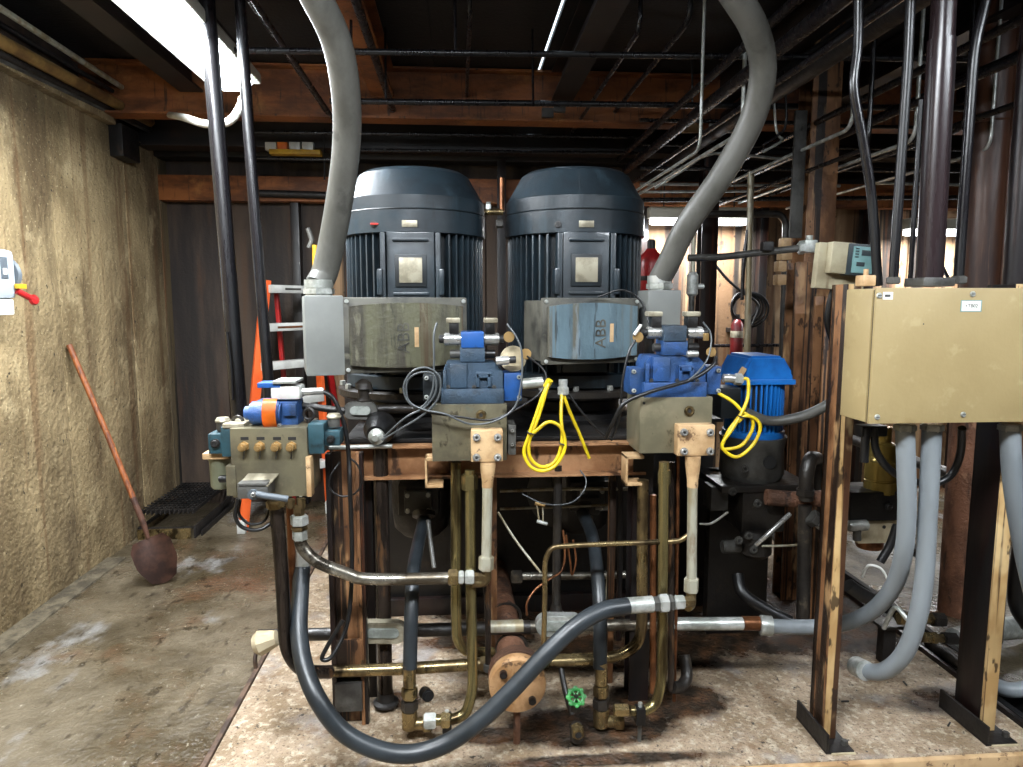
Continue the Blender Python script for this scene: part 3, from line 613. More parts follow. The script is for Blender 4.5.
# grey flexible conduits rising from the terminal boxes
def flex(top, pts, r, label):
    t = T('flexible_conduit', label, 'conduit', top)
    O('gland', B().hexn(top, top + V(0, 0, .035), r * 1.22), 'zinc', t); O('gland_neck', B().cyl(top + V(0, 0, .03), top + V(0, 0, .06), r * 1.08, 24), 'zinc', t)
    P = [top + V(0, 0, .045)] + pp(pts); P.append(V(P[-1].x - .06, P[-1].y - .03, 3.22)); P = cat_rom(P); O('sleeve', B().tube(P, r, 20), 'flex_grey', t)
flex(h1top, [(326, 268, 2.72), (337, 215, 2.68), (346, 150, 2.6), (346, 95, 2.5), (336, 40, 2.4), (312, -10, 2.3), (285, -60, 2.25)], .05, 'thick grey flexible conduit rising from olive lidded motor')
flex(h2top, [(669, 262, 2.82), (687, 225, 2.75), (722, 175, 2.66), (752, 120, 2.58), (763, 70, 2.5), (754, 28, 2.42), (730, -12, 2.35), (700, -60, 2.3)], .047, 'thick grey flexible conduit rising from pale blue lidded motor')
# small black lead over the second terminal box
line('cable', [at(598, 297, 2.74), at(622, 290, 2.72), at(640, 300, 2.72), at(648, 320, 2.7), at(652, 335, 2.66)], 2.2, 'cable_black', 'thin black lead arching over the pale blue terminal lid', 'cable')
# pumps hanging under the table
for i, (px, lb) in enumerate(((420, 'black pump hanging under the olive lidded motor'), (586, 'black pump hanging under the pale blue lidded motor'))):
    X = at(px, 520, 3.1).x; t = T('hydraulic_pump', lb, 'pump', (X, 3.2, .55), 'pumps under the table')
    O('pump_body', B().lathe([(.09, .5), (.13, .54), (.14, .62), (.14, .85), (.17, .9), (.17, .95), (.12, .97), (.12, TZ - .01)], (X, 3.25, 0), n=28), 'machine_black', t)
    O('port_block', B().box((X - .09, 3.0, .66), (X + .09, 3.15, .8), .01), 'machine_oily', t)
    O('port_flange', B().box((X - .06, 2.97, .68), (X + .06, 3.0, .78), .006), 'machine_grey', t)
    for sx in (-1, 1):
        for sz in (-1, 1): p = V(X + sx * .045, 2.97, .73 + sz * .035); O('port_bolt', B().cyl(p, p + V(0, -.014, 0), .01, 12), 'zinc', t)
# ================================================================ valve blocks at the front of the table
YM = 2.44
def bolt(nm, par, px, py, Y, dpx, m='chrome', deep=.014):
    p = at(px, py, Y); r = rad(dpx, Y)
    b = B().cyl(p, p + V(0, -deep, 0), r, 16, bev=r * .18); b.torus(p + V(0, -deep, 0), (0, 1, 0), r * .62, r * .16, 14, 6)
    o = O(nm, b, m, par); O('socket', B().hexn(p + V(0, -deep - .0006, 0), p + V(0, -deep + .002, 0), r * .42), 'print_black', o); return o
def manifold(x0, y0, x1, y1, m, label, fx0, fy0, fx1, fy1, plug, Y=YM):
    a = ext(x0, y0, x1, y1, Y); t = T('manifold_block', label, 'manifold', ((a[0] + a[1]) / 2, Y + .1, a[2]), 'front manifold blocks')
    O('block', B().box((a[0], Y, a[2]), (a[1], Y + .2, a[3]), .004), m, t)
    bolt('port_plug', t, plug[0], plug[1], Y, 11, 'brass_zinc', .006)
    f = ext(fx0, fy0, fx1, fy1, Y - .05)
    fl = O('flange_block', B().box((f[0], Y - .05, f[2]), (f[1], Y, f[3]), .005), 'flange_tan', t)
    for px in (fx0 + 5.5, fx1 - 5.5):
        for py in (fy0 + 7, fy1 - 5): bolt('flange_bolt', fl, px, py, Y - .05, 8)
    return t
man1 = manifold(432, 404, 507, 461, 'manifold', 'olive manifold block under the slate blue valve', 471, 430, 503, 462, (481, 415))
man2 = manifold(640, 397, 712, 453, 'manifold_clean', 'olive manifold block under the bright blue valve', 678, 425, 715, 456, (689, 411))
pbox(bb := B(), 508, 425, 516, 455, YM + .02, .12); O('side_plate', bb, 'machine_grey', man1); bolt('side_screw', man1, 512, 430, YM + .02, 4); bolt('side_screw', man1, 512, 444, YM + .02, 4)
bolt('corner_hole', man2, 644, 403, YM, 3, 'print_black', .001)
def dirvalve(cx, yb, body, capL, capR, pilot, label, tall=43, capw=18):
    Y = YM + .0; s = lambda dx, dy: (cx + dx, yb - dy)
    def bx(dx0, dy0, dx1, dy1, y, d, bev=.004): 
        b = B(); pbox(b, cx + dx0, yb - dy1, cx + dx1, yb - dy0, y, d, bev); return b
    t = T('directional_valve', label, 'valve', at(cx, yb, Y + .08), 'front directional valves')
    O('valve_base', bx(-32, 0, 31, 15, Y, .18), body, t)
    w = at(cx, yb, Y + .02); k = Y / F
    def poly(pts, y, d, m, nm, par=t):
        P = [at(cx + a, yb - b_, y) for a, b_ in pts]; P = [V(p.x, y, p.z) for p in P]; return O(nm, B().prism(P, (0, d, 0), .003), m, par)
    up = poly([(-30, 14), (-30, 32), (-26, 41), (22, 41), (30, 33), (30, 14)], Y + .02, .15, body, 'valve_body')
    O('raised_pad', bx(-23, 16, -6, 40, Y + .006, .02), body, up); O('raised_pad', bx(3, 26, 18, 32, Y + .004, .02, .003), body, up)
    O('raised_rib', bx(3, 17, 6.5, 31, Y + .004, .02, .003), body, up); O('raised_rib', bx(14.5, 17, 18, 31, Y + .004, .02, .003), body, up)
    O('raised_pad', bx(-30, 14, -26.5, 34, Y + .003, .02, .003), body, up)
    for dx in (-25, 1, 21): bolt('body_bolt', t, cx + dx, yb - 17, Y + .014, 4.5, 'machine_grey', .008)
    cl = O('end_cap', bx(-32 - capw, 3, -32, 29, Y + .03, .1), capL, t); cr = O('end_cap', bx(31, 3, 31 + capw, 31, Y + .03, .1), capR, t)
    for p in ((-30 - capw + 1.5, 7), (-30 - capw + 1.5, 26)): bolt('cap_bolt', cl, cx + p[0], yb - p[1], Y + .03, 4.5, 'zinc', .01)
    for p in ((28 + capw, 7), (28 + capw, 27)): bolt('cap_bolt', cr, cx + p[0], yb - p[1], Y + .03, 4.5, 'zinc', .01)
    # pilot valve on top
    O('pilot_base', bx(-13, 42, 12, 57, Y + .03, .1), body, t); O('pilot_body', bx(-12, 56, 11, 72, Y + .025, .11), pilot, t)
    for s_, a0, a1, e in ((-1, -12, -29, -34), (1, 11, 26, 31)):
        p, q, r_ = at(cx + a0, yb - 65, Y + .07), at(cx + a1, yb - 65, Y + .07), at(cx + e, yb - 65, Y + .07)
        so = O('solenoid', B().cyl(p, q, rad(13, Y), 24, bev=.003), 'chrome', t); O('solenoid_nut', B().cyl(q, r_, rad(8.5, Y), 12, bev=.002), 'print_black', so)
        pq = at(cx + a0 + s_ * 11, yb - 50, Y + .07); p5 = at(cx + a0, yb - 50, Y + .07); O('lower_spool_cap', B().cyl(p5, pq, rad(9, Y), 18, bev=.002), 'machine_grey' if s_ < 0 else 'machine_black', t)
        pl = O('connector_plug', bx(*((-24, 70, -14, 83) if s_ < 0 else (12, 70, 22, 83)), Y + .05, .05), 'machine_black', t)
        O('plug_cap', bx(*((-27, 81, -13, 86) if s_ < 0 else (11, 81, 25, 86)), Y + .045, .06), 'plate_beige', pl)
    return t
v1 = dirvalve(473, 404, 'valve_slate', 'motor_dark', 'valve_bright', 'valve_bright', 'slate blue cast directional valve on the stained manifold')
v2 = dirvalve(676, 397.5, 'valve_blue', 'valve_blue', 'valve_blue', 'valve_slate', 'bright blue cast directional valve on the clean manifold', capw=14)
# plugs and discs on the slate valve's side
def plugcyl(par, x0, y0, x1, y1, Y, d, m, nm, m2=None):
    p, q = at(x0, y0, Y), at(x1, y1, Y); o = O(nm, B().cyl(p, q, rad(d, Y), 20, bev=.002), m, par)
    if m2: e = q + (q - p).normalized() * .025; O('plug_tip', B().cyl(q, e, rad(d * .8, Y), 14, bev=.002), m2, o)
    return o
plugcyl(v1, 496, 361, 509, 360, 2.44, 9, 'chrome', 'side_connector', 'print_black')
O('brass_disc', B().cyl(at(509, 337, 2.45), at(509, 337, 2.47), rad(11, 2.45), 24, bev=.002), 'bronze', v1); O('brass_disc', B().cyl(at(526, 354, 2.45), at(526, 354, 2.47), rad(11, 2.45), 24, bev=.002), 'bronze', v1)
O('cream_cover', B().lathe([(.048, 0), (.048, .012), (.035, .022), (0, .022)], at(513, 359, 2.52), (0, -1, .2), 28), 'cloth', v1)
plugcyl(v1, 522, 384, 543, 382, 2.46, 11, 'zinc', 'cable_gland')
O('brass_disc', B().cyl(at(638, 337, 2.45), at(638, 337, 2.47), rad(11, 2.45), 24, bev=.002), 'bronze', v2); O('brass_disc', B().cyl(at(711, 352, 2.45), at(711, 352, 2.47), rad(10, 2.45), 24, bev=.002), 'bronze', v2)
O('brass_disc', B().box(at(707, 337, 2.45) + V(-.012, 0, -.014), at(707, 337, 2.45) + V(.008, .01, .014), .002), 'bronze', v2)
plugcyl(v2, 687, 354, 698, 354, 2.44, 7, 'chrome', 'side_connector')
g = plugcyl(v2, 723, 378, 738, 379, 2.47, 9, 'chrome', 'cable_gland'); O('gland_nut', B().hexn(at(734, 379, 2.47), at(742, 379.5, 2.47), rad(12.5, 2.47)), 'zinc', g)
for xx, yy, lb in ((519, 403, 'slate'), (0, 0, '')):
    pass
# signal leads
line('cable', [(437, 323, 2.44), (434, 335, 2.42), (434, 365, 2.41), (432, 392, 2.4), (420, 408, 2.4), (407, 400, 2.4), (404, 385, 2.4), (413, 371, 2.4), (428, 368, 2.4), (440, 378, 2.4), (438, 398, 2.4), (424, 414, 2.4), (402, 428, 2.42), (382, 440, 2.46)], 2.1, 'cable_grey', 'grey signal lead looping beside the slate valve', 'cable')
line('cable', [(507, 324, 2.44), (517, 338, 2.42), (522, 355, 2.41), (521, 385, 2.39), (514, 408, 2.38), (495, 421, 2.38), (470, 424, 2.38), (445, 414, 2.38), (425, 410, 2.39), (409, 401, 2.4), (407, 382, 2.4), (418, 373, 2.4), (433, 374, 2.4), (436, 390, 2.4), (426, 406, 2.4), (405, 418, 2.4), (384, 437, 2.46)], 2.1, 'cable_grey', 'long grey signal lead drooping across the stained manifold', 'cable')
line('cable', [(527, 356, 2.45), (542, 368, 2.44), (546, 380, 2.43), (538, 395, 2.42), (515, 410, 2.39), (490, 420, 2.385), (460, 417, 2.385), (430, 413, 2.395)], 2.2, 'cable_black', 'thin black lead sweeping under the slate valve', 'cable')
line('cable', [(635, 340, 2.45), (628, 355, 2.44), (622, 385, 2.43), (620, 415, 2.44), (612, 438, 2.48)], 2.6, 'cable_black', 'black lead hanging from disc beside the bright blue valve', 'cable')
line('cable', [(716, 357, 2.44), (712, 366, 2.42), (690, 380, 2.4), (650, 392, 2.4), (625, 403, 2.41), (614, 420, 2.43), (606, 438, 2.48)], 4, 'cable_black', 'black lead bundle swept across the bright blue valve', 'cable')
line('cable', [(703, 322, 2.45), (711, 335, 2.44), (709, 355, 2.42), (700, 370, 2.4), (688, 381, 2.395)], 1.9, 'cable_grey', 'grey lead curving down beside the bright blue valve', 'cable')
line('cable', [(641, 325, 2.45), (634, 335, 2.44)], 3.4, 'cable_white', 'short white lead end by disc of the bright blue valve', 'cable')
line('cable', [(566, 390, 2.5), (580, 410, 2.5), (600, 432, 2.52), (612, 440, 2.54)], 2.4, 'cable_black', 'thin black lead running from yellow bundle to table', 'cable')
# yellow cables
def ycable(lp, label, d=3.6): return line('yellow_cable', lp, d, 'cable_yellow', label, 'cable', 'yellow signal cables')
ycable([(549, 383, 2.42), (543, 395, 2.41), (536, 415, 2.4), (529, 435, 2.39), (524, 452, 2.385), (530, 466, 2.38), (542, 471, 2.38), (556, 465, 2.38), (565, 447, 2.38), (561, 428, 2.38), (549, 422, 2.38), (537, 430, 2.385), (531, 436, 2.39)], 'yellow cable coiled in a ring beside the stained manifold')
ycable([(562, 393, 2.45), (561, 415, 2.42), (562, 440, 2.4), (556, 460, 2.39), (543, 467, 2.39), (531, 459, 2.39), (529, 442, 2.392), (538, 418, 2.4), (546, 392, 2.41), (549, 382, 2.42)], 'yellow cable doubled through the ring beside the manifold')
ycable([(563, 393, 2.45), (569, 410, 2.46), (580, 435, 2.5), (589, 458, 2.54)], 'yellow cable running down from gland to the table beam')
t = ycable([(742, 379, 2.46), (748, 380, 2.45), (748, 396, 2.44), (743, 410, 2.43), (733, 428, 2.42), (722, 446, 2.42), (736, 457, 2.42), (752, 446, 2.42), (760, 430, 2.42), (757, 420, 2.42), (746, 416, 2.42), (738, 422, 2.425)], 'yellow cable looping from gland of the bright blue valve')
ycable([(718, 393, 2.47), (733, 402, 2.45), (743, 412, 2.44), (752, 419, 2.43), (752, 430, 2.43), (742, 445, 2.43), (728, 449, 2.43), (722, 447, 2.43), (728, 432, 2.43), (741, 414, 2.43)], 'second yellow cable looped below the bright blue valve', 3.6)
for i, (px, py, lb) in enumerate(((531, 433, 'black cable tie low on the yellow ring'), (563, 444, 'black cable tie on side of the yellow ring'), (742, 417, 'black cable tie on the yellow loops by blue motor'))):
    O('cable_tie', B().torus(at(px, py, 2.39 if i < 2 else 2.425), (.3, 0, 1), .014, .003, 16, 6), 'print_black', None, lb, 'cable tie')
line('yellow_plug', [(546, 387, 2.43), (550, 380, 2.42)], 7, 'cable_yellow', 'yellow angled plug beside the slate valve gland', 'plug')
p = at(563, 392, 2.46)
O('cable_gland', B().hexn(p - V(0, 0, .01), p + V(0, 0, .02), .022).cyl(p + V(0, 0, .02), p + V(0, 0, .045), .016, 16), 'zinc', None, 'zinc cable gland holding the yellow cables', 'gland')
# ---------------------------------------------------------------- left valve block
YL = 2.36
a = ext(231, 428, 308, 497, YL)
t = T('valve_station', 'olive valve block with four test fittings on its face', 'valve block', ((a[0] + a[1]) / 2, YL + .1, a[2]))
blk = O('block', B().box((a[0], YL, a[2]), (a[1], YL + .2, a[3]), .004), 'manifold', t)
for px in (244.5, 260.5, 277, 292):
    p = at(px, 446, YL)
    f = O('test_fitting', B().hexn(p, p + V(0, -.012, 0), .018).cyl(p + V(0, -.01, 0), p + V(0, -.035, 0), .013, 16).cyl(p + V(0, -.034, 0), p + V(0, -.042, 0), .008, 12), 'bronze', t)
    O('chain', B().tube([p + V(.004, -.02, -.012), p + V(.0, -.012, -.03), p + V(-.004, -.006, -.042)], .003, 6), 'machine_grey', f)
    pbox(bb := B(), px - 4, 437, px + 4, 440, YL - .002, .003, 0); O('print_tag', bb, 'print_black', t)
pbox(bb := B(), 306, 457, 311, 497, YL - .01, .05); O('edge_plate', bb, 'flange_tan', t)
pbox(bb := B(), 226, 466, 236, 496, YL - .005, .08); O('corner_plate', bb, 'manifold', t)
# teal side valves
for x0, y0, x1, y1, Y, m in ((221, 427, 232, 457, YL + .02, 'teal'), (308, 424, 324, 454, YL + .01, 'teal'), (208, 434, 222, 454, YL + .03, 'teal'), (324, 431, 340, 446, YL + .03, 'teal')):
    pbox(bb := B(), x0, y0, x1, y1, Y, .09, .004); o = O('side_valve', bb, m, t)
bolt('side_plug', t, 216, 443, YL + .03, 9, 'machine_black'); bolt('side_plug', t, 331, 439, YL + .03, 8, 'machine_black')
pbox(bb := B(), 214, 433, 232, 425, YL + .03, .12); 
a2 = ext(222, 424, 244, 430, YL + .02); O('top_plate', B().box((a2[0], YL + .02, a2[2]), (a2[1], YL + .16, a2[3]), .003), 'plate_beige', t)
for px, py in ((223, 422), (334, 418)):
    p = at(px, py, YL + .08); kn = O('knob', B().lathe([(.02, 0), (.022, .012), (.02, .03), (.012, .032)], p + V(0, 0, -.03), n=20), 'machine_grey', t); O('knob_cap', B().lathe([(.024, 0), (.026, .006), (.02, .016), (0, .018)], p, n=20), 'plate_beige', kn)
pa, pb_ = at(213, 455, YL + .07), at(217, 490, YL + .07)
O('filter_bowl', B().lathe([(.028, 0), (.034, .01), (.036, .1), (.04, .105), (.04, .125)], (pa.x + .012, YL + .1, pb_.z), n=24), 'bowl_green', t)
O('filter_head', B().box((pa.x - .03, YL + .05, pa.z - .012), (pa.x + .06, YL + .15, pa.z + .01), .004), 'flange_tan', t)
p = at(219, 479, YL + .03); O('drain_cap', B().cyl(p, p + V(.04, 0, 0), .013, 16, bev=.004), 'rubber', t)
# eye bolts on top
for px, py in ((238, 422), (309, 414)):
    p = at(px, py, YL + .08); O('eye_bolt', B().torus(p, (.2, 1, 0), .019, .006, 20, 8).cyl(p - V(0, 0, .03), p - V(0, 0, .017), .01, 12), 'machine_oily', t)
# blue proportional valve with an orange tag
b1 = ext(262, 402, 297, 428, YL + .05)
v = T('proportional_valve', 'royal blue valve with orange plastic band on the four-fitting block', 'valve', ((b1[0] + b1[1]) / 2, YL + .1, b1[2]))
bod = O('valve_body', B().box((b1[0] - .03, YL + .06, b1[2]), (b1[1], YL + .16, b1[3]), .006), 'valve_blue', v)
p, q = at(251, 413, YL + .06), at(282, 413, YL + .06)
O('coil', B().cyl(p, q, rad(24, YL), 28, bev=.006), 'valve_blue', v); O('coil_end', B().cyl(p - V(.02, 0, 0), p, rad(14, YL), 20, bev=.003), 'valve_blue', v)
P = []
for k in range(13):
    th = math.radians(-80 + k * 150 / 12); P.append((YL + .055 - math.cos(th) * .052, q.z + math.sin(th) * .055 + .002))
x0, x1 = at(261, 412, YL).x, at(275, 412, YL).x
b = bmesh.new(); rows = [[b.verts.new((x_, y_, z_)) for y_, z_ in P] for x_ in (x0, x1)]
for k in range(12): b.faces.new((rows[0][k], rows[1][k], rows[1][k + 1], rows[0][k + 1]))
bmesh.ops.solidify(b, geom=b.faces[:], thickness=.003); bmesh.ops.recalc_face_normals(b, faces=b.faces)
O('orange_band', B().add(b), 'orange', v)
pbox(bb := B(), 283, 404, 296, 416, YL + .045, .05); O('front_pad', bb, 'valve_blue', v); bolt('pad_bolt', v, 280, 425, YL + .045, 4)
pbox(bb := B(), 257, 383, 280, 388, YL + .06, .08); O('name_plate', bb, 'valve_bright', v)
pbox(bb := B(), 272, 381, 296, 384, YL + .05, .12); O('top_plate', bb, 'zinc', v)
pbox(bb := B(), 270, 386, 300, 400, YL + .06, .09, .012); O('connector_housing', bb, 'ladder_white', v)
plugcyl(v, 300, 392, 324, 391, YL + .1, 7, 'chrome', 'connector', None); plugcyl(v, 297, 405, 345, 411, YL + .14, 7, 'machine_oily', 'rear_spool')
line('cable', [at(322, 391, YL + .1), (333, 398, YL + .1), (341, 415, YL + .1), (346, 432, YL + .1), (349, 460, YL + .1), (350, 490, YL + .08), (352, 560, YL + .1), (348, 620, YL + .08), (333, 655, YL + .03), (322, 659, YL + .02), (328, 645, YL + .03), (343, 620, YL + .05)], 4.5, 'cable_black', 'black lead dropping from the orange banded valve down the leg', 'cable')
line('cable', [(340, 462, 2.48), (331, 475, 2.46), (330, 488, 2.46), (340, 496, 2.46), (354, 494, 2.46), (362, 482, 2.46), (358, 466, 2.46), (350, 458, 2.46)], 2, 'cable_black', 'thin black lead coiled in front of rusty leg', 'cable')
# black ball valve handle at the bottom of the block
s = T('limit_switch_valve', 'black lever valve with pale lid below the four-fitting block', 'valve', at(258, 500, YL - .06))
pbox(bb := B(), 237, 483, 268, 499, YL - .09, .09, .006); O('valve_body', bb, 'machine_grey', s)
P = [at(238, 487, YL - .09), at(268, 487, YL - .09), at(279, 475, YL), at(248, 475, YL)]
O('pale_lid', B().prism(P, (0, 0, .006), .001), 'plate_beige', s)
c = at(254, 494, YL - .09); O('hub', B().cyl(c, c + V(0, -.015, 0), .018, 20, bev=.003), 'switch_dark', s); bolt('hub_screw', s, 254, 494, YL - .105, 5)
O('lever', B().tube(pp([(256, 494, YL - .1), (266, 496, YL - .1), (288, 499, YL - .09)]), .011, 10), 'switch_dark', s)
line('cable', [(238, 499, YL - .05), (235, 515, YL - .05), (242, 527, YL - .04), (258, 530, YL - .02), (272, 522, YL), (281, 510, YL + .02)], 4, 'cable_black', 'black lead looping under the lever valve', 'cable')
line('cable', [(240, 500, YL - .03), (239, 514, YL - .03), (250, 524, YL - .02), (264, 521, YL), (270, 508, YL + .02)], 3, 'cable_black', 'thinner black lead hanging under the lever valve', 'cable')
# black elbow / accumulator fitting between block and motor
s = T('pipe_elbow', 'black elbow fitting with silver nut beside the rusty leg', 'fitting', at(378, 445, 2.62))
O('elbow_body', B().lathe([(.0, -.01), (.05, 0), (.062, .02), (.058, .06), (.036, .1), (.03, .1)], at(382, 424, 2.66), (-.12, -1, -.25), 26), 'machine_black', s)
O('nose_nut', B().lathe([(.03, 0), (.03, .014), (.02, .02), (.012, .03), (0, .03)], at(377, 436, 2.54), (-.15, -1, -.1), 20), 'zinc', s)
O('drop_pipe', B().cyl(at(380, 438, 2.64), V(at(380, 438, 2.64).x, 2.64, PZ + .03), rad(15, 2.64), 24), 'dark_tube', s)
pf = V(at(380, 438, 2.64).x, 2.64, PZ); O('foot_collar', B().lathe([(.05, 0), (.05, .01), (.034, .016), (.031, .05)], pf + V(0, 0, .02), n=24), 'machine_black', s)
s = T('oval_flange', 'oval grey sight flange on the dark return pipe', 'flange', at(360, 422, 2.62))
for nm, gw, gh, Y, m in (('flange_plate', 18, 9, 2.63, 'machine_grey'), ('sight_glass', 11, 4.5, 2.618, 'glass_sight')):
    P = []
    for k in range(28):
        th = 2 * math.pi * k / 28; sx = (gw - gh) * (1 if math.cos(th) > 0 else -1); pt = at(360 + sx * .9 + gh * math.cos(th), 411 + gh * math.sin(th), Y); P.append(V(pt.x, Y, pt.z))
    O(nm, B().prism(P, (0, .03, 0), .002), m, s)
line('pipe', [(340, 411, 2.66), (395, 408, 2.68), (440, 410, 2.72)], 8, 'machine_oily', 'dark oily pipe behind the oval sight flange', 'pipe', smooth=False)
line('pipe', [(325, 448, 2.56), (392, 446, 2.6)], 4.5, 'zinc', 'thin zinc tube under the oval sight flange', 'pipe', smooth=False)
p = at(364, 405, 2.66); O('breather', B().lathe([(.028, 0), (.03, .02), (.02, .03), (.022, .06), (.034, .064), (.03, .085), (.012, .1), (0, .102)], p, n=22), 'machine_oily', None, 'dark breather knob standing beside the oval flange', 'breather')
# ================================================================ hoses and pipes at the front
def hexpart(par, p, q, r, m='zinc', nm='nut'): return O(nm, B().hexn(p, q, r), m, par)
def seg(px0, py0, px1, py1, Y): return at(px0, py0, Y), at(px1, py1, Y)
def fitting_line(nm, label, cat, path, dpx, m, nuts=(), smooth=False, R=.08, group=None, n=14, sleeves=()):
    P = pp(path); t = T(nm, label, cat, (P[0].x, P[0].y, min(p.z for p in P)), group)
    P2 = cat_rom(P) if smooth else (fillet(P, R) if len(P) > 2 else P)
    O('tube', B().tube(P2, rad(dpx, P[0].y), n), m, t)
    for x0, y0, x1, y1, Y, d, mm in nuts: hexpart(t, *seg(x0, y0, x1, y1, Y), rad(d, Y), mm)
    for x0, y0, x1, y1, Y, d, mm in sleeves: O('sleeve', B().cyl(*seg(x0, y0, x1, y1, Y), rad(d, Y), 18, bev=.002), mm, t)
    return t
# the big black hose swinging across the front
HY = 2.2
fitting_line('hydraulic_hose', 'thick black hose swinging in a wide loop across the front', 'hose',
    [(302, 566, 2.46), (300, 600, 2.4), (299, 630, 2.34), (304, 665, 2.26), (318, 700, 2.19), (342, 731, 2.17), (375, 749, 2.16), (410, 754, 2.16), (445, 744, 2.17), (478, 722, 2.18), (510, 692, 2.2), (545, 655, 2.23), (575, 627, 2.26), (602, 611, 2.29), (628, 606, 2.31)], 17, 'hose_black',
    nuts=[(652, 604, 659, 604, 2.32, 17, 'machine_grey'), (659, 603.5, 668, 603, 2.32, 21, 'zinc'), (669, 603, 673, 602.5, 2.32, 19, 'machine_grey'), (674, 602.5, 684, 602, 2.32, 16, 'zinc'), (684, 602, 694, 601, 2.33, 12, 'brass_zinc')],
    sleeves=[(626, 606, 653, 604, 2.32, 17.5, 'zinc'), (301.5, 574, 303, 548, 2.46, 17, 'zinc')], smooth=True, n=20)
# second hose / black pipe from the left block down and in to the brass pipe
fitting_line('black_pipe', 'black steel pipe dropping from the four-fitting block and turning in', 'pipe', [(276, 503, 2.34), (281, 560, 2.34), (286, 650, 2.34), (301, 672, 2.36), (330, 672, 2.45)], 14, 'dark_tube',
    nuts=[(275, 500, 276, 508, 2.34, 19, 'brass_zinc')], R=.1, n=18)
line('tube', [(290, 505, 2.42), (292, 560, 2.44), (293, 660, 2.46)], 8, 'copper', 'thin copper tube beside the black drop pipe', 'tube', smooth=False)
fitting_line('steel_tube', 'polished steel tube bending from the four-fitting block to the middle', 'pipe', [(299, 535, 2.36), (303, 548, 2.36), (318, 562, 2.36), (345, 573, 2.37), (370, 579, 2.38), (452, 578, 2.4)], 12.5, 'steel_pipe', smooth=True, n=18,
    nuts=[(299, 515, 299.5, 525, 2.36, 18, 'zinc'), (299.3, 526, 299.6, 530, 2.36, 17, 'brass_zinc'), (299.7, 530, 300, 540, 2.36, 15, 'zinc'), (299, 505, 299, 516, 2.36, 11, 'brass_zinc'), (291, 499, 291, 508, 2.36, 9, 'brass_zinc'), (301, 498, 301, 508, 2.36, 9, 'brass_zinc'),
          (448, 577.5, 458, 577.5, 2.4, 18, 'brass_zinc'), (458.5, 577.5, 464, 577.5, 2.4, 15, 'zinc'), (465, 577.5, 474, 577.5, 2.4, 16, 'zinc'), (474, 577, 486, 577, 2.4, 10, 'brass_zinc')])
# flange necks with pale tubes below both manifolds
def neck(px, y0, y1, y2, y3, label, Yc):
    t = T('flange_pipe', label, 'pipe', at(px, y3, Yc), 'flange pipes below the manifolds'); k = px
    a, b_, c, d = at(px, y0, Yc), at(px - .5, y1, Yc), at(px - 1.5, y2, Yc), at(px - 2, y3, Yc)
    O('flange_neck', B().tube([a, a.lerp(b_, .2), a.lerp(b_, .8), b_], .03, 18, [rad(16, Yc), rad(16, Yc), rad(11.5, Yc), rad(11.5, Yc)]), 'flange_tan', t)
    O('tube', B().tube([b_, c], rad(10.5, Yc), 16), 'pale_tube', t)
    hexpart(t, c, d, rad(16, Yc), 'pale_tube')
    e = at(px - 2, y3 + 12, Yc); O('elbow', B().tube(fillet([d, e, e + V(-.05 if px < 600 else -.02, -.02 if px > 600 else 0, 0)], .03), rad(11, Yc), 14), 'brass_zinc', t)
neck(488, 462, 487, 556, 570, 'pale flange pipe below the stained manifold', 2.405)
neck(693, 456, 487, 578, 592, 'pale flange pipe below the clean manifold', 2.405)
# vertical brass tubes, left pair and right pair
fitting_line('brass_tube', 'olive tube dropping beside stained manifold then turning back', 'pipe', [(456, 462, 2.5), (456, 610, 2.5), (457, 640, 2.5), (466, 652, 2.52), (492, 652, 2.6)], 11, 'olive_tube', R=.1)
fitting_line('brass_tube', 'olive tube with nut curling to black elbow at hose foot', 'pipe', [(470, 470, 2.46), (471, 600, 2.42), (473, 690, 2.38), (466, 714, 2.36), (452, 720, 2.35), (430, 720, 2.35)], 11, 'olive_tube', R=.12,
    nuts=[(469.5, 474, 469.5, 490, 2.46, 17, 'olive_tube'), (441, 720, 450, 720, 2.35, 18, 'brass_zinc'), (424, 721, 436, 720.5, 2.35, 18, 'zinc')])
fitting_line('brass_tube', 'thin dark tube ending at the round brown flange', 'pipe', [(486, 580, 2.48), (488, 620, 2.46), (488, 668, 2.44)], 6, 'dark_tube', nuts=[(488, 664, 488, 671, 2.44, 10, 'machine_grey')])
fitting_line('brass_tube', 'olive tube turning left below the clean manifold', 'pipe', [(643, 480, 2.52), (642, 560, 2.52), (642, 625, 2.52), (638, 645, 2.52), (618, 657, 2.52), (555, 660, 2.52)], 12, 'brass_zinc', R=.1)
fitting_line('brass_tube', 'greenish tube with nut curling to elbow beside green handwheel', 'pipe', [(664, 462, 2.44), (663, 560, 2.42), (662, 680, 2.38), (656, 704, 2.37), (645, 711, 2.36), (630, 711, 2.36)], 11, 'olive_tube', R=.12,
    nuts=[(664.5, 470, 664.5, 484, 2.44, 14, 'olive_tube'), (614, 710, 628, 710, 2.36, 14, 'brass_zinc')])
line('tube', [(653, 495, 2.56), (653, 600, 2.55), (653, 693, 2.5)], 7, 'copper', 'copper coloured rod between the tubes below clean manifold', 'tube', smooth=False)
line('tube', [(671, 462, 2.6), (671, 690, 2.52)], 7, 'dark_tube', 'dark tube just beside the greenish tube', 'tube', smooth=False)
line('tube', [(678, 452, 2.6), (677, 560, 2.6), V(at(677, 600, 2.6).x, 2.6, PZ)], 4, 'copper', 'thin rusty rod under the clean manifold', 'tube', smooth=False)
fitting_line('drain_elbow', 'dark elbow pipe rising from slab near the clean manifold tubes', 'pipe', [(672, 687, 2.52), (680, 688, 2.54), (688, 678, 2.58), (684, 655, 2.62)], 13, 'machine_oily', R=.06)
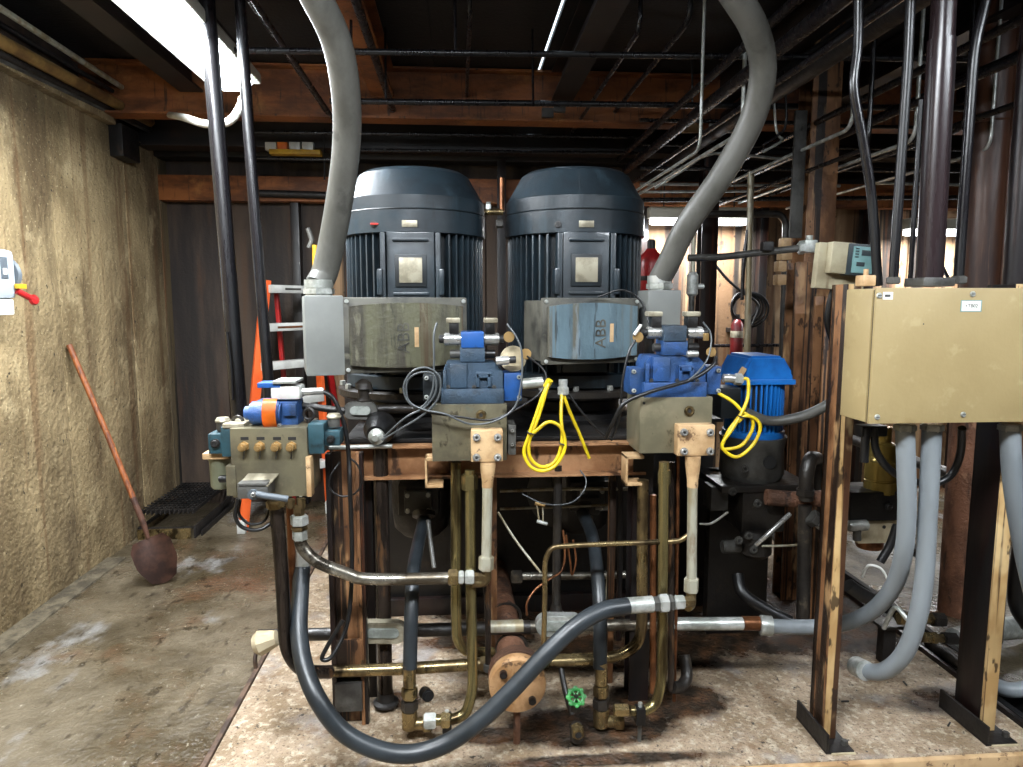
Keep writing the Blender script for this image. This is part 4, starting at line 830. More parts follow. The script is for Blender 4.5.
# small brass loop pipe in the middle
line('tube', [(543, 660, 2.44), (545, 600, 2.44), (545, 560, 2.44), (551, 547, 2.44), (580, 545, 2.44), (660, 542, 2.42), (680, 541, 2.42), (688, 535, 2.42)], 5.5, 'brass_zinc', 'thin brass tube making an arch in front of the tank', 'tube', smooth=False, R=.06)
# black hoses from the pump ports to brass elbows
def pumphose(path, lab, fx, fy0, fy1, Y):
    t = fitting_line('pump_hose', lab, 'hose', path, 12.5, 'hose_black', smooth=True, n=18, group='pump hoses')
    O('ferrule', B().cyl(at(fx, fy0, Y), at(fx, fy0 + 22, Y), rad(13.5, Y), 18, bev=.002), 'brass_zinc', t)
    hexpart(t, at(fx, fy0 + 23, Y), at(fx, fy0 + 34, Y), rad(17, Y), 'brass_zinc'); hexpart(t, at(fx, fy0 + 36, Y), at(fx, fy0 + 46, Y), rad(18, Y), 'machine_oily')
    a, b_ = at(fx, fy0 + 46, Y), at(fx, fy0 + 60, Y)
    O('elbow', B().tube([a, b_ + V(0, 0, -.012)], rad(17, Y), 14).cyl(b_, b_ + V(.06, 0, 0), rad(13, Y), 14), 'brass_zinc', t); 
    hexpart(t, b_ + V(.05, 0, 0), b_ + V(.085, 0, 0), rad(19, Y), 'brass_zinc')
    O('port_flange', B().lathe([(.05, 0), (.05, .02), (.03, .03), (.028, .05)], at(path[0][0], path[0][1] - 8, path[0][2] + .03), (0, -.6, -1), 22), 'machine_oily', t)
pumphose([(424, 520, 2.9), (418, 545, 2.75), (413, 575, 2.55), (411, 620, 2.45), (410, 668, 2.42)], 'black hose from first pump down to brass elbow', 409.5, 664, 0, 2.42)
pumphose([(582, 512, 2.92), (592, 535, 2.78), (597, 570, 2.6), (600, 620, 2.48), (600, 668, 2.44)], 'black hose from second pump down beside green handwheel', 601, 662, 0, 2.44)
line('small_hose', [(428, 520, 2.86), (431, 545, 2.8), (434, 568, 2.75)], 4.5, 'flex_grey', 'thin grey hose with crimped end beside first pump hose', 'hose')
pbox(bb := B(), 417, 690, 426, 702, 2.4, .03); p = at(424, 692, 2.44); 
O('rubber_bumper', B().cyl(p, p + V(.02, -.05, .012), .022, 18, bev=.006), 'rubber', None, 'black rubber bumper beside the first hose elbow', 'bumper')
# horizontal header pipe with oval sight flanges
HZ = at(500, 632, 2.6)
t = T('header_pipe', 'long steel header pipe lying across the plinth', 'pipe', at(300, 640, 2.62))
O('tube', B().cyl(at(258, 636, 2.62), at(362, 633, 2.62), rad(13, 2.62), 20), 'machine_oily', t)
O('tube', B().cyl(at(362, 632, 2.62), at(530, 627, 2.62), rad(14, 2.62), 20), 'machine_oily', t)
O('tube', B().cyl(at(490, 627.5, 2.62), at(523, 626.5, 2.62), rad(14.6, 2.62), 20), 'pale_tube', t)
O('tube', B().cyl(at(530, 627, 2.62), at(672, 624, 2.62), rad(12.5, 2.62), 20), 'steel_pipe', t)
O('tube', B().cyl(at(672, 624, 2.62), at(745, 623.5, 2.62), rad(14, 2.62), 20), 'zinc', t)
O('coupling', B().cyl(at(742, 623.5, 2.62), at(760, 623.5, 2.62), rad(15.5, 2.62), 20, bev=.002), 'copper', t)
for cx, cy, m in ((382, 634, 'bowl_green'), (560, 627, 'zinc')):
    for nm, gw, gh, Y, mm in (('sight_flange', 24, 10.5, 2.57, 'plate_beige' if cx < 400 else 'zinc'), ('sight_glass', 17, 5, 2.563, 'glass_sight')):
        P = []
        for k in range(32):
            th = 2 * math.pi * k / 32; sx = (gw - gh) * (1 if math.cos(th) > 0 else -1); pt = at(cx + sx + gh * math.cos(th), cy + gh * math.sin(th), Y); P.append(V(pt.x, Y, pt.z))
        O(nm, B().prism(P, (0, .045 if nm == 'sight_flange' else .02, 0), .003), mm, t)
for cx, py in ((382, 620), (560, 612)):
    pass
t = T('riser_pipe', 'dark riser pipe standing on the second sight flange', 'pipe', at(556, 614, 2.66))
O('tube', B().cyl(at(556, 613, 2.66), at(558, 465, 2.66), rad(9, 2.66), 16), 'machine_oily', t); O('foot_collar', B().lathe([(.045, 0), (.045, .012), (.026, .03), (.02, .06)], at(556, 618, 2.66), n=20), 'machine_oily', t)
# rag wrapped end at plinth edge
t = T('wrapped_fitting', 'cloth wrapped pipe end at the edge of the plinth', 'fitting', at(262, 650, 2.6))
O('cloth_wrap', B().lathe([(.0, 0), (.035, .004), (.048, .025), (.04, .055), (.03, .09), (.0, .1)], at(254, 645, 2.56), (1, 0, .3), 9), 'cloth', t)
O('curved_strap', B().tube(cat_rom(pp([(263, 645, 2.6), (257, 650, 2.58), (255, 660, 2.56), (256, 668, 2.56)])), .008, 8), 'rust_edge', t)
# brass pipe row at y=668
fitting_line('brass_pipe', 'brass coloured pipe running level behind the front hose', 'pipe', [(312, 672, 2.52), (400, 669, 2.52), (482, 664, 2.54)], 12.5, 'brass_zinc', nuts=[(480, 664, 487, 663.5, 2.54, 17, 'brass_zinc')], n=18)
line('brass_pipe', [(548, 662, 2.5), (600, 660, 2.5)], 12, 'brass_zinc', 'short brass pipe end joining near the round flange', 'pipe', smooth=False)
# rusty collector pipe running away from the camera, with bolted end flange
cx_ = at(518, 688, 2.33); far = V(cx_.x - .02, 3.45, cx_.z)
t = T('collector_pipe', 'thick rusty collector pipe with round bolted end flange', 'pipe', (cx_.x, 2.4, PZ))
O('pipe_barrel', B().tube([V(cx_.x, 2.4, cx_.z), far], .058, 24), 'rust_pipe', t)
fl = O('end_flange', B().lathe([(.102, .05), (.104, .045), (.104, .006), (.1, 0), (0, 0)], (cx_.x, 2.34, cx_.z), (0, 1, 0), 40), 'rust_cap', t)
O('back_flange', B().lathe([(.104, 0), (.104, .045), (.07, .09), (.06, .13)], (cx_.x, 2.4, cx_.z), (0, 1, 0), 40), 'rust_pipe', t)
for k in range(4):
    a = math.pi / 4 + k * math.pi / 2; p = V(cx_.x + .074 * math.cos(a), 2.342, cx_.z + .074 * math.sin(a))
    bo = O('flange_bolt', B().cyl(p, p + V(0, -.02, 0), .014, 16, bev=.002), 'post_dark', fl); O('bolt_socket', B().hexn(p + V(0, -.021, 0), p + V(0, -.018, 0), .007), 'print_black', bo)
O('support_rod', B().cyl((cx_.x, 2.38, PZ), (cx_.x, 2.38, cx_.z - .09), .013, 12), 'rust_pipe', t)
for yy in (2.62, 2.9): O('pipe_band', B().torus((cx_.x, yy, cx_.z), (0, 1, 0), .06, .007, 24, 6), 'machine_oily', t)
# green handwheel valve
p = at(576, 697, 2.33); t = T('gate_valve', 'small valve with green handwheel standing on the oily plinth', 'valve', (p.x, p.y, PZ))
hw = O('handwheel', B().torus(p, (0, -.75, .66), .026, .007, 20, 8), 'green', t)
for k in range(8):
    a = k * math.pi / 4; u = V(1, 0, 0) * math.cos(a) + V(0, .66, .75) * math.sin(a); O('wheel_lobe', B().lathe([(0, -.008), (.008, -.004), (.008, .004), (0, .008)], p + u * .03, (0, -.75, .66), 10), 'green', hw)
for k in range(3):
    a = k * math.pi / 3; u = V(1, 0, 0) * math.cos(a) + V(0, .66, .75) * math.sin(a); O('spoke', B().cyl(p - u * .026, p + u * .026, .004, 8), 'green', hw)
O('stem', B().cyl(p + V(0, 0, .008), p + V(0, .01, -.06), .009, 12), 'machine_oily', t); O('bonnet', B().hexn(p + V(0, .01, -.03), p + V(0, .012, -.06), .02), 'machine_oily', t)
q = at(578, 727, 2.32); O('valve_body', B().lathe([(.012, 0), (.024, .012), (.026, .05), (.018, .075)], (q.x, q.y + .03, PZ + .01), n=18), 'machine_oily', t)
O('port_nut', B().hexn(q + V(0, .03, -.02), q + V(0, -.01, -.025), .024), 'brass_zinc', t); O('port_bore', B().cyl(q + V(0, -.006, -.025), q + V(0, -.0125, -.025), .012, 16), 'print_black', t)
# pipe clamps near the elbows
for px, py, lb in ((447, 722, 'black pipe clamp on the olive tube at its foot'), (640, 714, 'black pipe clamp on the greenish tube at its foot')):
    t = T('pipe_clamp', lb, 'clamp', onZ(px, py + 22, PZ)); p = at(px, py, 2.355)
    O('clamp_body', B().box(p + V(-.017, -.02, -.035), p + V(.017, .02, .03), .004), 'rubber', t); O('clamp_bolt', B().cyl(p + V(0, 0, .028), p + V(0, 0, .045), .008, 10), 'zinc', t)
    O('clamp_stud', B().cyl((p.x, p.y, PZ), (p.x, p.y, p.z - .03), .007, 10), 'machine_grey', t)
line('tube', [(561, 668, 2.5), (565, 690, 2.45), (572, 715, 2.4)], 6, 'machine_oily', 'dark tube slanting down behind the green handwheel', 'tube')
# thin tubing under the table
line('thin_tube', [(500, 491, 2.9), (560, 489, 2.9), (640, 489, 2.9)], 3.4, 'pale_tube', 'thin pale tube running level below the yellow ring', 'tube', smooth=False)
line('thin_tube', [(498, 512, 2.7), (515, 540, 2.65), (541, 573, 2.58)], 2.4, 'pale_tube', 'thin pale tube slanting in front of the tank', 'tube', smooth=False)
line('thin_tube', [(580, 470, 2.6), (586, 480, 2.58), (583, 492, 2.56), (570, 503, 2.55), (545, 504, 2.55), (522, 494, 2.56)], 1.5, 'cable_grey', 'thin grey lead curving below the yellow ring', 'cable')
line('thin_tube', [(563, 530, 2.6), (565, 550, 2.58), (562, 570, 2.56), (548, 580, 2.52), (535, 590, 2.5), (527, 603, 2.48), (527, 615, 2.48)], 2.4, 'copper', 'copper capillary curling beside the dark riser pipe', 'tube')
line('thin_tube', [(566, 535, 2.62), (570, 560, 2.62), (572, 575, 2.62), (576, 560, 2.62), (573, 540, 2.62)], 2.2, 'copper', 'copper capillary hanging in a narrow loop', 'tube')
line('steel_tube', [(520, 576, 2.95), (580, 576, 2.95), (640, 574, 2.95), (652, 566, 2.95)], 8, 'steel_pipe', 'oily steel tube running level in front of tank foot', 'tube', smooth=False)
p0, p1 = seg(511, 577, 522, 577, 2.95); O('pipe_union', B().hexn(p0, p1, .032), 'machine_oily', None, 'dark hexagon union on the level steel tube', 'fitting')
line('steel_rod', [(620, 470, 2.9), (620, 560, 2.9), (618, 640, 2.9)], 6, 'post_dark', 'dark rusty rod hanging beside the second pump', 'rod', smooth=False)
line('steel_rod', [(610, 480, 2.8), (609, 560, 2.8), (604, 625, 2.8)], 2.5, 'pale_tube', 'thin pale wire dropping beside the dark rusty rod', 'wire', smooth=False)
t = T('pipe_cross', 'oily pipe junction hanging under the table beam', 'fitting', at(518, 470, 2.72))
O('body', B().cyl(at(508, 471, 2.72), at(540, 470, 2.72), .022, 16, bev=.004), 'machine_oily', t); O('end_nut', B().hexn(at(504, 471, 2.72), at(512, 471, 2.72), .03), 'rust_pipe', t); O('stub_pipe', B().cyl(at(540, 470, 2.72), at(600, 468, 2.72), .012, 12), 'machine_oily', t)
t = T('pipe_cross', 'oily square fitting under the table beam beside the post', 'fitting', at(604, 470, 2.7)); O('body', B().box(at(604, 468, 2.7) + V(-.03, -.03, -.03), at(604, 468, 2.7) + V(.025, .03, .03), .006), 'machine_oily', t); O('grease_cap', B().cyl(at(604, 460, 2.7), at(604, 454, 2.7), .014, 12), 'machine_oily', t)
t = T('relief_valve', 'grey relief valve block above the second pump hose', 'valve', at(590, 505, 2.95))
O('body', B().box(at(590, 505, 2.95) + V(-.05, -.03, -.04), at(590, 505, 2.95) + V(.04, .04, .04), .008), 'machine_grey', t); O('side_nipple', B().cyl(at(595, 508, 2.93), at(612, 508, 2.93), .012, 12), 'chrome', t); O('lower_block', B().box(at(588, 515, 2.93) + V(-.02, -.02, -.06), at(588, 515, 2.93) + V(.02, .03, .0), .005), 'plate_beige', t)

line('thin_tube', [(500, 509, 2.9), (560, 507, 2.9), (612, 505, 2.9)], 2.6, 'pale_tube', 'second thin pale tube level below the first', 'tube', smooth=False)
t = T('capillary_tee', 'tiny brass tee hanging from thin wires before tank', 'fitting', at(540, 525, 2.6))
O('tee', B().cyl(at(535, 503, 2.58), at(545, 505, 2.58), .008, 8), 'bronze', t); O('wire', B().tube(pp([(537, 505, 2.58), (539, 520, 2.58)]), .003, 6), 'pale_tube', t); O('wire', B().tube(pp([(543, 506, 2.58), (543, 522, 2.58)]), .003, 6), 'pale_tube', t)
O('terminal', B().cyl(at(537, 521, 2.58), at(547, 524, 2.58), .007, 8), 'zinc', t)
for k, (px, lb) in enumerate(((612, 'slim rusty upright behind second pump hose'), (494, 'slim rusty upright beside the pale flange pipe'))):
    p = at(px, 560, 2.75); O('upright_bar', B().box((p.x - .012, 2.75, PZ), (p.x + .012, 2.79, TZ - .13), .002), 'post_rust', None, lb, 'bar')
# ================================================================ right side: cabinet on posts, pipes, conduits
mat('pipe_black', '#141215', '#0b0b0d', 5, (5, 5, .4), rough=.24, r2=.4, spots=[('#4a4644', 7, (8, 8, .3), .62, .7, .6)])
YP = 2.06
a = ext(873, 288, 1150, 422, YP)
t = T('terminal_cabinet', 'large tan electrical cabinet on two steel posts', 'cabinet', ((a[0] + a[1]) / 2, YP + .1, a[2]))
O('body', B().box((a[0] - .002, YP + .02, a[2] + .002), (a[1], YP + .165, a[3] - .002), .004), 'panel_tan', t); O('gap_shade_strip', B().box((a[0] + .004, YP + .01, a[2] + .006), (a[1], YP + .022, a[3] - .006)), 'rubber', t)  # black strip added to paint the shade in the door gap
dr = O('door', B().box((a[0], YP, a[2]), (a[1], YP + .012, a[3]), .003), 'panel_tan', t)
def screw(px, py, par, Y=YP):
    p = at(px, py, Y); o = O('quarter_turn_screw', B().lathe([(.009, 0), (.009, .002), (.007, .005), (0, .005)], p, (0, -1, 0), 18), 'zinc', par); O('slot', B().box(p + V(-.006, -.0056, -.001), p + V(.006, -.0048, .001)), 'print_black', o)
for px, py in ((879, 295.5), (972.5, 294), (872 + 0, 417), (963, 414.5), (1066, 293), (1060, 413)): screw(max(px, 877), py, dr)
pbox(bb := B(), 883, 292, 893, 299.5, YP - .001, .002, 0); tg = O('name_tag', bb, 'tag_white', dr)
pbox(bb := B(), 885, 294.5, 890.5, 297, YP - .0016, .001, 0); O('print_mark', bb, 'machine_grey', tg)
pbox(bb := B(), 960.8, 300.2, 981.8, 311.8, YP - .001, .002, 0); O('plate_rim', bb, 'controller', dr)
pbox(bb := B(), 961.8, 301, 980.8, 311, YP - .0016, .002, 0); tg = O('number_plate', bb, 'tag_white', dr)
text('+TB02', .0155, Matrix.Translation(at(971.5, 306, YP - .002)) @ FACE, 'print_black', tg, .0003)
p = at(923.5, 324, YP); O('pin_hole', B().cyl(p, p + V(0, -.0006, 0), .0022, 10), 'print_black', dr)
# posts
def post(x0, x1, Y, dy, ztop, label, m1, m2):
    t = T('cabinet_post', label, 'post', ((x0 + x1) / 2, Y, PZ), 'cabinet posts')
    O('front_face', B().box((x0, Y, PZ + .008), (x1, Y + .008, ztop), .001), m1, t)
    O('left_web', B().box((x0 - .004, Y, PZ + .008), (x0, Y + dy, ztop), .001), m2, t)  # web colour darkened for the shaded side; the near one is also rusty
    O('rear_face', B().box((x0 - .004, Y + dy - .008, PZ + .008), (x1, Y + dy, ztop), .001), m2, t)
    bp = O('base_plate', B().box((x0 - .03, Y - .075, PZ), (x1 + .03, Y + dy + .05, PZ + .01), .002), 'steel_black', t)
    O('base_angle', B().box((x0 - .03, Y - .075, PZ + .01), (x0 - .02, Y + dy + .05, PZ + .075), .002), 'steel_black', bp)
    O('anchor_bolt', B().hexn((x1 + .012, Y - .04, PZ + .01), (x1 + .012, Y - .04, PZ + .03), .012), 'machine_grey', bp)
    O('grout_pad', B().box((x0 - .01, Y - .082, PZ - .001), (x1 + .032, Y - .07, PZ + .006), .001), 'cloth', bp)
xp = at(828, 600, 2.3); post(xp.x + .012, xp.x + .058, 2.3, .1, at(848, 284, 2.3).z, 'cream and rust steel post under near end of tan cabinet', 'post_cream', 'post_rust')
xp = at(990, 600, 2.3); post(xp.x, xp.x + .062, 2.3, .13, at(1015, 284, 2.3).z, 'cream steel post with web darkened as shade under tan cabinet near frame edge', 'post_cream', 'post_dark')
# grey conduits dropping from the cabinet
def gconduit(pts, d, label, ferr=None):
    P = pp(pts); t = T('grey_conduit', label, 'conduit', P[0], 'grey conduits under the cabinet'); Y = P[0].y
    O('sleeve', B().tube(cat_rom(P), rad(d, Y), 20), 'conduit_grey', t)
    p = P[0]; O('gland', B().hexn(p + V(0, 0, -.008), p + V(0, 0, .018), rad(d * 1.18, Y)), 'zinc', t)
    if ferr: O('end_ferrule', B().cyl(at(*ferr[0]), at(*ferr[1]), rad(d * 1.12, ferr[0][2]), 20, bev=.002), 'zinc', t)
    return t
gconduit([(905, 429, 2.14), (906, 460, 2.15), (907, 510, 2.17), (904, 550, 2.2), (895, 583, 2.27), (878, 606, 2.36), (855, 620, 2.46), (828, 626, 2.54), (800, 627, 2.58), (764, 626, 2.61)], 19, 'grey conduit curving from cabinet to the header pipe', ((772, 626, 2.6), (760, 625, 2.61)))
gconduit([(932, 429, 2.14), (930, 470, 2.15), (927, 530, 2.17), (924, 580, 2.18), (917, 620, 2.2), (905, 652, 2.24), (888, 669, 2.3), (872, 672, 2.36), (856, 666, 2.44)], 19.5, 'grey conduit curling from cabinet down to the plinth', ((866, 671, 2.37), (856, 666, 2.44)))
gconduit([(1010, 429, 2.14), (1012, 470, 2.14), (1017, 510, 2.14), (1026, 560, 2.15), (1040, 620, 2.16)], 20, 'grey conduit dropping from cabinet at the frame edge')
# black cable loops under the cabinet
line('cable', [(874, 428, 2.2), (876, 450, 2.2), (888, 468, 2.22), (905, 478, 2.26), (930, 484, 2.28), (950, 476, 2.28), (960, 455, 2.26), (962, 428, 2.2)], 8, 'cable_black', 'black cable drooping under the tan cabinet', 'cable')
line('cable', [(866, 428, 2.2), (865, 445, 2.2), (864, 462, 2.2)], 9, 'rubber', 'short black cable stub under the cabinet corner', 'cable')
pbox(bb := B(), 862, 426, 888, 437, 2.19, .05, .006); O('cable_grommet', bb, 'rubber', None, 'black cable grommet under the cabinet corner', 'grommet')
# gold filter can on black block
p = at(880, 492, 2.62); t = T('gold_filter', 'shiny gold cylinder filter behind the grey conduits', 'filter', p)
O('can', B().lathe([(.06, 0), (.064, .004), (.064, .05), (.061, .053), (.061, .058), (.064, .06), (.064, .13), (.06, .134), (.052, .15), (.052, .2), (.03, .21), (.03, .27), (0, .27)], p, n=36), 'gold', t)
p = at(878, 517, 2.6); t = T('black_block', 'black rectangular valve block under the gold filter', 'block', p)
a = ext(851, 492, 904, 521, 2.56); O('body', B().box((a[0], 2.56, a[2]), (a[1], 2.72, a[3]), .006), 'machine_black', t); bolt('plug', t, 888, 506, 2.56, 9, 'machine_black'); 
O('mount_plate', B().box((a[0] + .05, 2.58, a[2] - .1), (a[1] + .03, 2.6, a[2] - .006), .003), 'cloth', t); bolt('plate_hole', t, 884, 527, 2.58, 4, 'print_black', .001); bolt('plate_hole', t, 893, 527, 2.58, 4, 'print_black', .001)
t = T('tube_fitting', 'zinc tee fitting under the black block', 'fitting', at(858, 533, 2.55)); O('run', B().cyl(at(848, 526, 2.55), at(867, 525, 2.55), .022, 14, bev=.003), 'zinc', t); O('branch', B().cyl(at(857, 528, 2.55), at(857, 540, 2.55), .016, 12), 'machine_grey', t)
O('copper_cap', B().lathe([(.05, 0), (.056, .02), (.05, .06), (.0, .07)], at(869, 547, 2.66), n=24).cyl(at(869, 540, 2.66), at(869, 515, 2.66), .02, 12), 'copper', [o for o in COL.objects if o.name.startswith('black_block')][0])
line('oil_hose', [(897, 525, 2.5), (890, 545, 2.5), (880, 562, 2.5)], 9, 'cable_black', 'short black hose with ribbed grip below black block', 'hose')
line('spring_hose', [(848, 585, 2.62), (858, 592, 2.62), (872, 600, 2.62)], 15, 'machine_black', 'short ribbed black hose behind the near post', 'hose')
line('cable', [(862, 577, 2.55), (868, 566, 2.52), (880, 568, 2.5), (888, 580, 2.5)], 3, 'cable_white', 'thin white lead arching behind grey conduit', 'cable')
line('lever', [(884, 628, 2.62), (895, 608, 2.55), (908, 620, 2.5), (918, 626, 2.48)], 5, 'zinc', 'bent zinc lever behind the grey conduits', 'lever')
p = onZ(888, 664, PZ); t = T('support_stub', 'black square stub post behind curling grey conduit', 'post', p); O('stub', B().box(p + V(-.028, 0, 0), p + V(.03, .05, .17), .003), 'steel_black', t); O('cap_plate', B().box(p + V(-.05, -.02, .17), p + V(.06, .08, .185), .003), 'machine_oily', t)
# thick rusty pipe standing on the floor behind the posts, plus the others
def vpipe(px0, py0, px1, py1, Y, d, m, label, extra=None, group='vertical pipes by the cabinet'):
    return line('vertical_pipe', [(px0, py0, Y), (px1, py1, Y)], d, m, label, 'pipe', group, False)
fb = onZ(958, 612, FZ); tp = at(1003, -30, fb.y)
t = T('vertical_pipe', 'thick brown pipe rusting below the tan cabinet', 'pipe', fb, 'vertical pipes by the cabinet')
O('lower_length', B().cyl(fb, fb.lerp(tp, .42), .1, 28), 'rust_bright', t); O('upper_length', B().cyl(fb.lerp(tp, .42), tp.lerp(fb, -.1), .097, 28), 'pipe_brown', t)
pc = fb.lerp(tp, .78); O('weld_seam', B().torus(pc, tp - fb, .098, .006, 28, 6), 'pipe_brown', t)
t = T('vertical_pipe', 'thick dark glossy pipe entering cabinet top', 'pipe', at(929, 284, 2.14), 'vertical pipes by the cabinet')
O('lower_length', B().cyl(at(929, 282, 2.14), at(942, 40, 2.14), rad(26, 2.14), 28), 'pipe_wine', t); O('upper_length', B().cyl(at(942, 40, 2.14), at(947, -60, 2.14), rad(23, 2.14), 28), 'pipe_wine', t)
O('base_clamp', B().box(at(929, 283, 2.14) + V(-.052, -.05, -.012), at(929, 283, 2.14) + V(.052, .05, .016), .004), 'machine_grey', t)
t = T('vertical_pipe', 'slim grey pipe entering cabinet top with hub', 'pipe', at(893, 284, 2.14), 'vertical pipes by the cabinet')
O('length', B().tube(pp([(893, 284, 2.14), (908, 60, 2.14), (913, -60, 2.14)]), rad(9.5, 2.14), 16), 'pipe_black', t); O('hub', B().hexn(at(893, 284, 2.14), at(893.5, 277, 2.14), rad(15, 2.14)), 'machine_grey', t)
t = T('vertical_pipe', 'slim silver pipe kinked near the deck beside brown pipe', 'pipe', at(958, 284, 2.14), 'vertical pipes by the cabinet')
O('length', B().tube(fillet(pp([(958, 284, 2.14), (974, 50, 2.14), (988, -10, 2.14), (998, -60, 2.14)]), .06), rad(10, 2.14), 16), 'pipe_black', t); O('hub', B().hexn(at(958, 284, 2.14), at(958.5, 276, 2.14), rad(17, 2.14)), 'machine_grey', t)
line('vertical_pipe', [(878, 286, 2.2), (872, 200, 2.2), (863, 140, 2.2), (854, 88, 2.2), (858, 40, 2.2), (858, -60, 2.2)], 9.5, 'pipe_black', 'bent black pipe passing before the controller box', 'pipe', 'vertical pipes by the cabinet')
vpipe(990, 640, 1040, -60, 2.5, 24, 'pipe_wine', 'dark thick pipe at the very edge of the frame')
vpipe(910, 284, 921, 100, 2.6, 5, 'pipe_black', 'thin dark rod between slim and thick pipes')
vpipe(984, 600, 1027, -40, 3.4, 14, 'pipe_brown', 'slim brown pipe behind thick dark edge pipe')
line('cable', [(938, 250, 2.3), (942, 265, 2.28), (948, 278, 2.2)], 3.5, 'cable_black', 'small black lead curving into cabinet top', 'cable')
p = at(870, 286, 2.15); O('junction_fitting', B().box(p + V(-.022, 0, 0), p + V(.02, .05, .035), .004).cyl(p + V(-.004, .02, .035), p + V(-.004, .02, .055), .008, 10), 'flange_tan', None, 'small yellowed junction cap on cabinet corner', 'cap')
# cable tray / rails on the floor to the right
for i, (x_, z_, lb, m) in enumerate(((2.05, .34, 'upper dark rail along plinth beyond rusty pipe', 'pipe_black'), (2.02, .18, 'lower dark rail along plinth beyond rusty pipe', 'steel_black'), (2.28, .6, 'high oily pipe run beyond rusty pipe', 'machine_oily'))):
    O('floor_rail', B().cyl((x_ + .6, 3.6, z_), (x_ + .62, 6, z_), .035, 14), m, None, lb, 'rail')
O('floor_channel', B().box((PX1 + .05, 2.2, FZ), (PX1 + .08, 4.6, FZ + .1), .003).box((PX1 + .17, 2.2, FZ), (PX1 + .2, 4.6, FZ + .1), .003).box((PX1 + .08, 2.2, FZ), (PX1 + .17, 4.6, FZ + .03), .003), 'steel_black', None, 'long black channel on the floor along the plinth', 'channel')
t = T('brass_fittings', 'row of brass unions on the floor beside rusty pipe', 'fitting', at(925, 652, 2.7))
for i, (x0, y0, x1, y1, d) in enumerate(((898, 618, 906, 619, 15), (906, 619, 918, 619, 11), (921, 618, 932, 619, 13), (932, 619, 944, 620, 16))): hexpart(t, at(x0, y0, 2.75), at(x1, y1, 2.75), rad(d, 2.75), 'brass_zinc' if i != 3 else 'machine_oily')
for i, (x0, y0, x1, y1, d) in enumerate(((921, 637, 930, 638, 12), (930, 638, 936, 638, 14), (936, 638, 943, 638.5, 10), (943, 638, 956, 639, 14))): hexpart(t, at(x0, y0, 2.7), at(x1, y1, 2.7), rad(d, 2.7), 'brass_zinc' if i != 3 else 'machine_oily', 'union')
line('floor_pipe', [at(955, 640, 3.0), at(985, 632, 3.05), at(1010, 628, 3.1), at(1060, 625, 3.2)], 26, 'zinc', 'fat foil wrapped pipe lying on floor by far post', 'pipe')
gconduit([(1040, 686, 2.5), (1010, 690, 2.52), (985, 680, 2.6), (968, 668, 2.68)], 17, 'pale conduit lying on floor near far post', ((966, 667, 2.69), (975, 673, 2.65)))
line('floor_pipe', [(968, 668, 2.68), (950, 655, 2.8), (930, 643, 2.95)], 15, 'machine_oily', 'dark pipe on floor joining the pale conduit', 'pipe')
line('hose', [(1023, 545, 2.7), (1018, 600, 2.7), (1030, 625, 2.72)], 20, 'rubber', 'black corrugated hose at the frame edge', 'hose')
# ================================================================ blue motor and pump set
BY = 3.05; c = at(754, 400, BY); X = c.x
t = T('blue_motor', 'small bright blue vertical motor behind the yellow loops', 'motor', (X, BY, at(757, 440, BY).z))
zt, z1, z2, z3 = at(757, 354, BY).z, at(757, 371, BY).z, at(757, 379, BY).z, at(757, 428, BY).z
r = .13
P = [V(at(736, 0, 2.9).x, 2.9, zt), V(at(776, 0, 2.9).x, 2.9, zt), V(at(788, 0, 2.9).x, 2.9, z1), V(at(788, 0, 2.9).x, 2.9, z2), V(at(726, 0, 2.9).x, 2.9, z2), V(at(726, 0, 2.9).x, 2.9, z1)]
P = [V(X + dx, BY - r, z) for dx, z in ((-.08, zt), (.07, zt), (.118, z1), (.12, z2), (-.12, z2), (-.118, z1))]
O('fan_cover', B().prism(P, (0, 2 * r, 0), .012), 'motor_blue', t); O('cover_lip', B().box((X - .126, BY - r - .006, z2 - .012), (X + .128, BY + r + .006, z2 + .012), .006), 'motor_blue', t)
O('stator', B().lathe([(r - .02, z3), (r - .02, z2)], (X, BY, 0), n=32), 'motor_dark', t)
src = None
for k in range(36):
    M = Matrix.Translation((X, BY, 0)) @ Matrix.Rotation(k * math.pi / 18, 4, 'Z')
    if src is None:
        src = O('cooling_fin', B().box((r - .03, -.004, z3), (r, .004, z2), .001), 'motor_blue', t, loc=(0, 0, 0)); src.matrix_local = Matrix.Translation(-wloc(t)) @ M
    else: inst(src, 'cooling_fin', t, Matrix.Translation(-wloc(t)) @ M)
O('end_flange', B().lathe([(.138, z3 - .03), (.138, z3 - .005), (.13, z3)], (X, BY, 0), n=32), 'motor_blue', t)
O('terminal_box', B().box((X - .21, BY - .14, z2 - .16), (X - .12, BY - .02, z2 - .02), .01), 'motor_dark', t)
O('paper_tag', B().box((X - .14, BY - r - .012, z1 - .02), (X - .115, BY - r - .006, z1 + .035), .001, Matrix.Translation((X - .13, BY, z1)) @ Matrix.Rotation(.5, 4, 'Y') @ Matrix.Translation((-X + .13, -BY, -z1))), 'flange_tan', t)
zb = z3 - .03
t = T('circulation_pump', 'black oily pump set under the small blue motor', 'pump', (X, BY, PZ))
O('bell', B().lathe([(.13, zb - .2), (.145, zb - .17), (.14, zb - .06), (.15, zb)], (X, BY, 0), n=32), 'machine_grey', t)
O('bell_window', B().cyl((X + .02, BY - .146, zb - .1), (X + .02, BY - .13, zb - .1), .03, 20), 'print_black', t)
O('bracket_plate', B().box((X - .2, BY - .16, zb - .23), (X + .22, BY + .2, zb - .2), .004), 'machine_oily', t)
O('pump_body', B().box((X - .1, BY - .15, zb - .42), (X + .1, BY + .08, zb - .23), .012), 'machine_oily', t)
for px, py in ((732, 491), (757, 503), (744, 468)): bolt('plug', t, px, py, BY - .152, 9, 'machine_grey')
